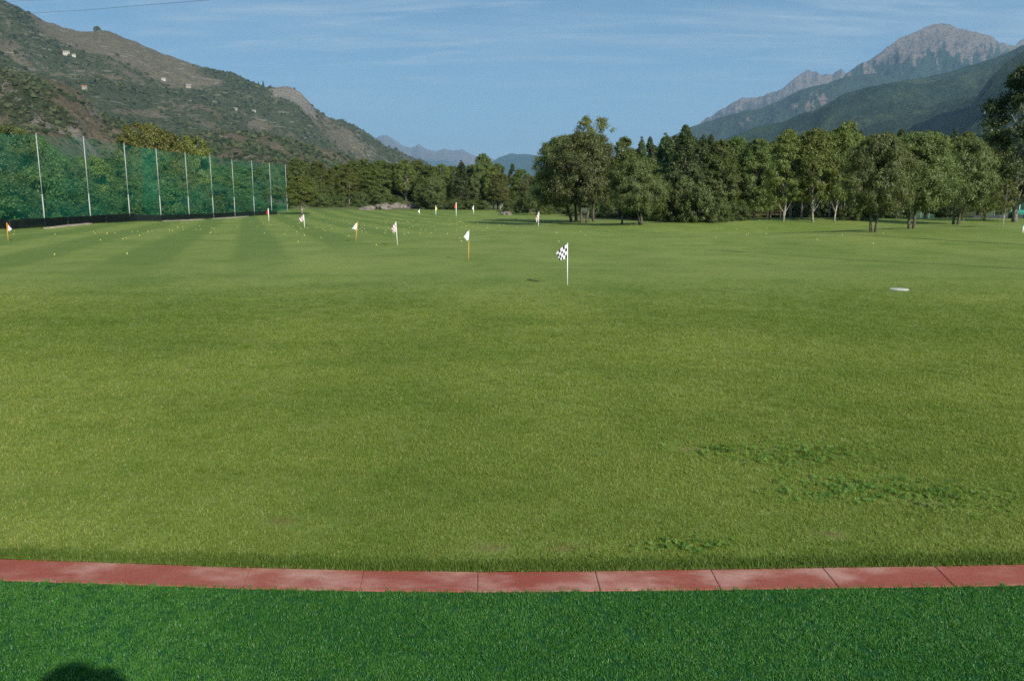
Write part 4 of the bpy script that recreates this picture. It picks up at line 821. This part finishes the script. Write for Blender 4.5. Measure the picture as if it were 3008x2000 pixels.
balls += z2(0, 600, 4.139, [(664, 615), (1546, 605), (1222, 439), (1494, 424), (1534, 417), (1698, 383), (1302, 352), (1303, 362), (1400, 354), (1607, 336), (1675, 334), (1800, 335), (1847, 328), (2057, 316), (2095, 322), (2160, 292), (2163, 275), (2222, 274), (2226, 310), (2215, 234), (2270, 228), (1137, 334), (1155, 356), (671, 370), (168, 364), (176, 330), (1890, 226), (2093, 234)])
balls += z2(0, 330, 2.621, [(1830, 882), (2035, 932), (2193, 940), (2286, 922), (2296, 997), (1925, 842), (1980, 882), (2070, 862), (2178, 855), (2224, 880), (2232, 830), (1618, 930), (1626, 926), (1630, 890), (1648, 897), (1542, 903), (1508, 902), (1537, 876), (1305, 908), (1325, 911), (1368, 885), (1408, 880), (1410, 904), (1075, 949), (1140, 918), (2028, 855), (2085, 870), (2255, 880), (2343, 948)])
balls += z2(1500, 320, 2.949, [(65, 988), (53, 1028), (283, 958), (397, 1077), (604, 1065), (647, 1098), (417, 1150), (1040, 1022), (1043, 1002), (1185, 975), (1787, 1040), (1780, 1117), (1958, 1045), (2058, 1080), (2040, 1092), (2213, 1083), (2218, 1035)])
balls += z2(2000, 620, 2.34, [(1322, 225), (935, 198), (1108, 168), (1390, 157), (590, 120), (248, 122)])
balls += z2(1350, 590, 5.8975, [(485, 428), (475, 477), (400, 517), (325, 460), (230, 442), (152, 413), (312, 390), (992, 463), (1017, 381), (997, 348), (935, 288), (535, 322), (533, 355), (462, 356), (390, 305), (245, 363), (197, 365), (110, 436), (685, 418), (768, 424), (1455, 325)])
for px, py in balls:
    b = ground(px, py+1.0); obj('golf_ball', ball_me, None, (b[0], b[1], b[2]+0.026), label='yellow golf ball lying on the short mown grass', category='ball', group='yellow range balls on the field')

# white plate let into the lawn
b = ground(2642, 851); mb = MB(); th = np.arange(20)*2*math.pi/20; rr = 0.175*(1+0.05*np.sin(th*3)); 
rings = [(1.0, -0.03), (1.0, 0.010), (0.93, 0.016), (0.5, 0.019)]
V = np.vstack([np.c_[rr*a*np.cos(th), rr*a*0.95*np.sin(th), np.full(20, z_)] for a, z_ in rings]+[[[0, 0, 0.020]]])
Qn = [[l*20+j, l*20+(j+1) % 20, l*20+20+(j+1) % 20, l*20+20+j] for l in range(3) for j in range(20)]; Tn = [[60+j, 60+(j+1) % 20, 80] for j in range(20)]
tag(obj('distance_plate', mesh_np('distance_plate', V, [Qn, Tn], plain('white_plate', (0.52, 0.51, 0.46), 0.6, 0.3, 0.08)), None, tuple(b)), 'round white plate set flat in the lawn', 'plate')

# ------------------------------------------------------------------ stones and bank at the far end
def boulder(c, s, seed, mat):
    r = np.random.default_rng(seed); V, T = ico(3); n = fbm(V*1.1+seed, 4)[:, None]; V = V*(1+0.42*n)*np.array(s); V[:, 2] = np.maximum(V[:, 2], -0.35*s[2]); return obj('boulder', mesh_np('boulder', V, [T], mat), None, tuple(c))
ROCK = plain('grey_rock', (0.17, 0.150, 0.125), 0.95, 0.1, 0.35, 1.2, 0.9)
for k, (px, py, s, lb) in enumerate([(75, 636, (1.1, 1.0, 0.9), 'pale boulder behind the black screen in the thicket'), (1080, 617, (1.6, 1.3, 0.7), 'grey boulder at the shrub end of the rocky bank'), (1130, 614, (1.9, 1.4, 1.0), 'broad grey boulder in the middle of the rocky bank'), (1165, 611, (1.5, 1.2, 0.9), 'pale steep boulder of the rocky bank below a birch'), (1205, 612, (1.8, 1.2, 0.8), 'long pale rock slab ending the rocky bank by the tiny white flag'), (1486, 631, (1.3, 0.9, 0.5), 'flat rock on the lawn edge near a banded birch stem')]):
    b = ground(px, py, 190) if px > 100 else np.array([-41.5, 64, gz(-41.5, 64)]); o = boulder(b, s, k+4, ROCK); o.rotation_euler[2] = k; tag(o, lb, 'rock')
b = ground(1634, 628); mb = MB(); rail = thing('white_rail', 'low white rail under the trees beyond the fork-trunked willow', 'rail', (b[0], b[1], gz(b[0], b[1])))
mb.box((0, 0, 0.42), (1.9, 0.10, 0.2)); obj('bar', mb.mesh('bar', PWHITE), rail)
for dx in (-0.8, 0.8): mb = MB(); mb.box((dx, 0, 0.1), (0.1, 0.09, 0.5)); obj('post', mb.mesh('post', PWHITE), rail)
# timber rail fence seen between the birches
rf = thing('rail_fence', 'dark timber rail fence between the trunks of the wood', 'fence', (30.0, 98, 0)); WOOD = plain('old_timber', (0.10, 0.075, 0.05), 0.9, 0.1, 0.3)
for k in range(8):
    x = -3+k*1.6; z_ = gz(30+x, 98); mb = MB(); mb.box((0, 0, 0.4), (0.1, 0.1, 1.1)); obj('post', mb.mesh('post', WOOD), rf, (x, 0, z_))
    if k < 7:
        for hh in (0.45, 0.8): mb = MB(); mb.box((0.8, 0.06, hh), (1.7, 0.04, 0.1)); obj('rail', mb.mesh('rail', WOOD), rf, (x, 0, z_))

# ------------------------------------------------------------------ boundary fence, container, posts and house beyond the mound
TEALM = net_material('fence_mesh', 0.38, (0.03, 0.14, 0.11)); TEALP = plain('pale_teal_post', (0.45, 0.58, 0.54), 0.5, 0.4, 0.08)
bf = thing('mesh_fence', 'green wire mesh fence with pale posts beyond the grassy mound', 'fence', (45, 95, 0))
pp = []
for px in range(2680, 3140, 24):
    Yd = 95.0; x = (px-CX)/F*(Yd*cp+0.28); pp.append((x-45, gz(x, Yd)))
for k, (x, z_) in enumerate(pp):
    mb = MB(); mb.tube([[0, 0, -0.2], [0, 0, 2.0]], 0.045, 7); obj('post', mb.mesh('post', TEALP, True), bf, (x, 0, z_))
    if k: x0, z0 = pp[k-1]; obj('mesh_panel', mesh_np('mesh_panel', [[x0, 0.05, z0], [x, 0.05, z_], [x, 0.05, z_+1.95], [x0, 0.05, z0+1.95]], [[[0, 1, 2, 3]]], TEALM), bf)
ls = thing('low_screen', 'low black ground screen between the mesh fence and the willows', 'screen', (45, 84, 0)); BKS = plain('black_sheet', (0.022, 0.026, 0.032), 0.6, 0.3)
for k in range(4):
    x0 = 4.2+k*1.35; z_ = gz(45+x0, 84)
    mb = MB(); mb.box((0.66, 0, 0.22), (1.34, 0.03, 0.52)); obj('sheet', mb.mesh('sheet', BKS), ls, (x0, 0, z_)); mb = MB(); mb.tube([[0, 0.03, -0.2], [0, 0.03, 0.55]], 0.03, 6); obj('stake', mb.mesh('stake', BKS), ls, (x0, 0, z_))
b = at_depth(2995, 640, 76); b[2] = gz(b[0], b[1]); ct = thing('covered_container', 'dark green container with a teal sheet pulled over its lid', 'container', tuple(b))
DG = plain('dark_green_box', (0.012, 0.035, 0.028), 0.6, 0.3); mb = MB(); mb.box((0.4, 0, 0.36), (2.3, 1.2, 0.76)); obj('body', mb.mesh('body', DG), ct)
for dx in (-0.6, 0.0, 0.6, 1.2): mb = MB(); mb.box((dx, -0.62, 0.36), (0.06, 0.05, 0.7)); obj('rib', mb.mesh('rib', DG), ct)
TL = plain('teal_sheet', (0.03, 0.26, 0.19), 0.5, 0.4, 0.15); V = []
for i_ in range(11):
    for j in range(7):
        u, v = i_/10*2-1, j/6*2-1; V.append([0.4+1.22*u, 0.66*v, 0.78+0.22*(1-u*u)*(1-v*v)+0.04*math.sin(i_*1.7+j)-(0.18 if abs(v) > 0.9 or abs(u) > 0.9 else 0)])
obj('cover', mesh_np('cover', V, [[[i_*7+j, i_*7+7+j, i_*7+8+j, i_*7+1+j] for i_ in range(10) for j in range(6)]], TL, True), ct)
for px, t_, lb in [(2992, 528, 'thin white post on the bank beside a taller one'), (3001, 500, 'tall white flag post on the bank in front of the brick house')]:
    b = at_depth(px, 600, 112); b[2] = gz(b[0], 112); h = at_depth(px, t_, 112)[2]-b[2]; o = thing('white_post', lb, 'post', tuple(b)); mb = MB(); mb.tube([[0, 0, -0.2], [0, 0, h]], [0.07, 0.05], 8); obj('shaft', mb.mesh('shaft', PWHITE, True), o); mb = MB(); mb.tube([[0, 0, h], [0, 0, h+0.05], [0, 0, h+0.12]], [0.05, 0.09, 0.03], 8); obj('cap', mb.mesh('cap', PWHITE, True), o)
def house(name, c, w, d, h, rz, wall, roof, label, rh=0.35, nwin=3, group=None):
    t = thing(name, label, 'house', tuple(c), rz, group); mb = MB(); mb.box((0, 0, h/2-1.0), (w, d, h+2.0)); obj('wall', mb.mesh('wall', wall), t)
    o_ = 0.06*w; V = [[-w/2-o_, -d/2-o_, h-0.1], [w/2+o_, -d/2-o_, h-0.1], [w/2+o_, d/2+o_, h-0.1], [-w/2-o_, d/2+o_, h-0.1], [-w/2-o_, 0, h+rh*d], [w/2+o_, 0, h+rh*d]]
    V += [[v[0], v[1], v[2]+0.2] for v in V]
    rf_ = obj('roof', mesh_np('roof', V, [[[0, 1, 2, 3], [6, 7, 11, 10], [8, 9, 10, 11], [0, 6, 7, 1], [2, 8, 9, 3], [1, 7, 8, 2], [3, 9, 6, 0]], [[0, 4, 3], [1, 2, 5], [6, 10, 9], [7, 8, 11]]], roof), t)
    mb = MB(); mb.box((w*0.25, d*0.15, h+rh*d), (w*0.07, w*0.07, rh*d*0.9)); obj('chimney', mb.mesh('chimney', wall), rf_)
    GL = plain('dark_window', (0.03, 0.035, 0.045), 0.2, 0.5)
    for k in range(nwin):
        mb = MB(); mb.box(((k-(nwin-1)/2)*w/(nwin+0.4), -d/2-0.03, h*0.55), (w*0.12, 0.1, h*0.3)); obj('window', mb.mesh('window', GL), t)
    return t
BRK = plain('brick_red_wall', (0.30, 0.14, 0.10), 0.9, 0.1, 0.15); DROOF = plain('dark_roof', (0.06, 0.05, 0.05), 0.9, 0.1, 0.2); CREAM = plain('cream_wall', (0.46, 0.42, 0.36), 0.9, 0.1, 0.08); TILE = plain('red_tile_roof', (0.33, 0.12, 0.07), 0.9, 0.1, 0.2); STONE = plain('stone_wall', (0.28, 0.25, 0.21), 0.95, 0.1, 0.2); GROOF = plain('grey_slate_roof', (0.24, 0.22, 0.20), 0.9, 0.1, 0.2)
b = at_depth(3045, 600, 135); house('brick_house', (b[0], 135, gz(b[0], 135)), 8, 6, 3.0, 0.2, BRK, GROOF, 'red walled house with grey roof behind the bank by the tall white posts')
# houses on the valley sides
def on_hill(H, px, py):
    P = H[0]; d = ray(px, py); d = d/np.linalg.norm(d); v = P.reshape(-1, 3)-np.array([0, 0, CAMZ]); l = np.linalg.norm(v, axis=1); ang = np.linalg.norm(v/l[:, None]-d, axis=1); near = ang < 0.004
    k = np.argmin(np.where(near, ang+l*1e-7, 9)); return P.reshape(-1, 3)[k]
for px, py, w, wall, roof, lb in [
    (193, 163, 15, CREAM, GROOF, 'white house high on the wooded valley side, larger of two side by side'), (219, 167, 9, CREAM, GROOF, 'small white house next to a larger one high on the valley side'),
    (245, 262, 10, STONE, TILE, 'house with a large orange red roof above the wooded spur'), (478, 236, 11, CREAM, GROOF, 'pale house alone in the scrub halfway up the valley side'),
    (555, 256, 14, STONE, GROOF, 'long low stone building on the valley side terrace'), (690, 325, 11, STONE, GROOF, 'grey stone hut on the valley side below the cypresses'), (748, 328, 9, CREAM, GROOF, 'cream hut on the valley side beside a small green field'),
    (807, 365, 7, CREAM, GROOF, 'tiny white cabin near the tan terraced field')]:
    c = on_hill(H1, px, py); w *= 0.8; house('hill_house', c, w, w*0.6, w*0.42, random.uniform(0.1, 0.7), wall, roof, lb, nwin=3)
# tan field and green meadow on the valley side
# cypresses and bushes along the crest
for k, (px, py, hpx, lb) in enumerate([(286, 90, 14, 'round bushy tree on the little knoll of the crest'), (774, 256, 20, 'tall dark cypress on the crest by the rock face'), (797, 262, 14, 'shorter dark cypress on the crest by the rock face'), (760, 250, 13, 'bushy dark tree on the crest beside a tall cypress'), (84, 40, 9, 'dark bush alone on the high crest under the power cables')]):
    Yd = lin(SK1, px, 2); b = at_depth(px, py+6, Yd-5); top = at_depth(px, py-hpx+2, Yd-5)[2]
    tree_at('dark' if 'cypress' in lb else 'shrub', b, top-b[2], (top-b[2])*(0.38 if 'cypress' in lb else 1.1), lb)

# ------------------------------------------------------------------ power cables over the valley
CAB = plain('cable', (0.05, 0.05, 0.055), 0.6, 0.3)
for pts_, lb in [([(-260, 60, 330), (16, 43, 260), (89, 40, 245), (280, 28, 210), (450, 14, 185), (612, 1, 165), (900, -30, 140), (1400, -110, 110), (2200, -300, 85)], 'lower dark power cable crossing the sky above the hillside'), ([(-260, 14, 330), (26, 5, 258), (168, 0, 232), (400, -12, 200), (900, -70, 150), (1500, -190, 110), (2200, -380, 85)], 'upper dark power cable just grazing the top of the sky')]:
    mb = MB(); P_ = np.array([at_depth(*p_) for p_ in pts_]); mb.tube(P_, 0.035, 5); tag(obj('power_cable', mb.mesh('power_cable', CAB)), lb, 'cable', 'power cables')

# ------------------------------------------------------------------ beyond the frame: what throws the shadows on the lawn
tip = ground(2085, 735); L = 9.5/math.tan(SUN_EL); bx, by = tip[0]+math.sin(SHADOW_AZ)*L, tip[1]-math.cos(SHADOW_AZ)*L
lp = thing('lamp_post', 'tall grey lamp post standing beside the lawn', 'lamp post', (bx, by, gz(bx, by)))
mb = MB(); mb.tube([[0, 0, -0.2], [0, 0, 9.5]], [0.09, 0.05], 10); obj('shaft', mb.mesh('shaft', STEEL, True), lp)
mb = MB(); mb.box((0, 0, 8.75), (0.32, 0.2, 0.5)); obj('floodlight', mb.mesh('floodlight', STEEL), lp)
c = ground(1485, 656); Lz = 24.2/math.tan(SUN_EL); bx, by = c[0]+math.sin(SHADOW_AZ)*Lz, c[1]-math.cos(SHADOW_AZ)*Lz  # added tree out of view, shaped to throw the mid-field shadow patch
tree_at('pine', (bx, by, gz(bx, by)), 27.0, 4.4, 'unseen very tall pine, added for its shadow on the field, with a bare trunk and a small round crown')

# the photographer, whose shadow falls on the turf
def person():
    t = thing('person', 'person in dark clothes holding a camera up to the face', 'person', (0.0, -0.275, -0.01))
    me = bpy.data.meshes.new('body')
    J = {'pel': ((0, 0, 0.95), 0.15), 'wai': ((0, 0, 1.12), 0.135), 'che': ((0, 0.0, 1.32), 0.155), 'nek': ((0, 0.0, 1.50), 0.06), 'hd0': ((0, 0.02, 1.60), 0.085), 'hd1': ((0, 0.02, 1.69), 0.098), 'hd2': ((0, 0.0, 1.755), 0.07),
         'hl': ((-0.1, 0, 0.90), 0.10), 'kl': ((-0.12, 0.02, 0.50), 0.068), 'al': ((-0.12, 0, 0.09), 0.046), 'fl': ((-0.14, 0.15, 0.035), 0.038), 'hr': ((0.1, 0, 0.90), 0.10), 'kr': ((0.12, 0.02, 0.50), 0.068), 'ar': ((0.12, 0, 0.09), 0.046), 'fr': ((0.14, 0.15, 0.035), 0.038),
         'sl': ((-0.19, 0, 1.42), 0.07), 'el': ((-0.25, 0.06, 1.26), 0.05), 'wl': ((-0.09, 0.13, 1.52), 0.034), 'sr': ((0.19, 0, 1.42), 0.07), 'er': ((0.30, 0.06, 1.28), 0.05), 'wr': ((0.11, 0.17, 1.50), 0.032)}
    K = list(J); E = [('pel', 'wai'), ('wai', 'che'), ('che', 'nek'), ('nek', 'hd0'), ('hd0', 'hd1'), ('hd1', 'hd2'), ('pel', 'hl'), ('hl', 'kl'), ('kl', 'al'), ('al', 'fl'), ('pel', 'hr'), ('hr', 'kr'), ('kr', 'ar'), ('ar', 'fr'), ('che', 'sl'), ('sl', 'el'), ('el', 'wl'), ('che', 'sr'), ('sr', 'er'), ('er', 'wr')]
    V = [J[k][0] for k in K]; rad_ = [J[k][1] for k in K]; E = [(K.index(a), K.index(b)) for a, b in E]
    for w, sg, hx in (('wl', -1, 0.0), ('wr', 1, 0.0)):      # palm and five fingers curled round the camera
        wi = K.index(w); wp = np.array(J[w][0]); n = len(V); V.append(tuple(wp+np.array([-0.005*sg, 0.0, 0.055]))); rad_.append(0.03); E.append((wi, n))
        for f_ in range(5):
            o_ = np.array([(-0.012+0.008*f_)*1.0, 0.012-0.0*f_, 0.0]); L_ = [0.05, 0.068, 0.074, 0.068, 0.055][f_]
            a = wp+np.array([(f_-2)*0.015, 0.01, 0.085]); b_ = wp+np.array([(f_-2)*0.016-0.015*sg, 0.02, 0.085+L_*0.6]); c_ = wp+np.array([(f_-2)*0.014-0.03*sg, 0.0, 0.085+L_*0.95])
            m = len(V); V += [tuple(a), tuple(b_), tuple(c_)]; rad_ += [0.010, 0.0095, 0.008]; E += [(n, m), (m, m+1), (m+1, m+2)]
    me.from_pydata(V, E, []); o = obj('body', me, t); sk = o.modifiers.new('skin', 'SKIN'); 
    for i_, r_ in enumerate(rad_): me.skin_vertices[0].data[i_].radius = (r_, r_)
    me.skin_vertices[0].data[0].use_root = True; o.modifiers.new('sub', 'SUBSURF').levels = 1; o.modifiers['sub'].render_levels = 2
    me.materials.append(plain('dark_clothes', (0.04, 0.045, 0.06), 0.9, 0.1))
    V, T = ico(3); V = V*np.array([0.108, 0.118, 0.085])+np.array([0, -0.005, 1.735]); obj('hair', mesh_np('hair', V, [T], plain('dark_hair', (0.03, 0.022, 0.016), 0.6, 0.3), True), t)
    return t
person()
pc = thing('photo_camera', 'black camera held in front of the face by the standing person', 'camera', (0.03, -0.09, 1.60)); KB = plain('black_plastic', (0.02, 0.02, 0.022), 0.5, 0.4)
mb = MB(); mb.box((0, 0, 0), (0.14, 0.045, 0.085)); mb.box((0, 0, 0.06), (0.055, 0.045, 0.04)); obj('body', mb.mesh('body', KB), pc); mb = MB(); mb.tube([[0, 0.02, 0], [0, 0.06, 0]], 0.033, 16); obj('lens', mb.mesh('lens', KB), pc)
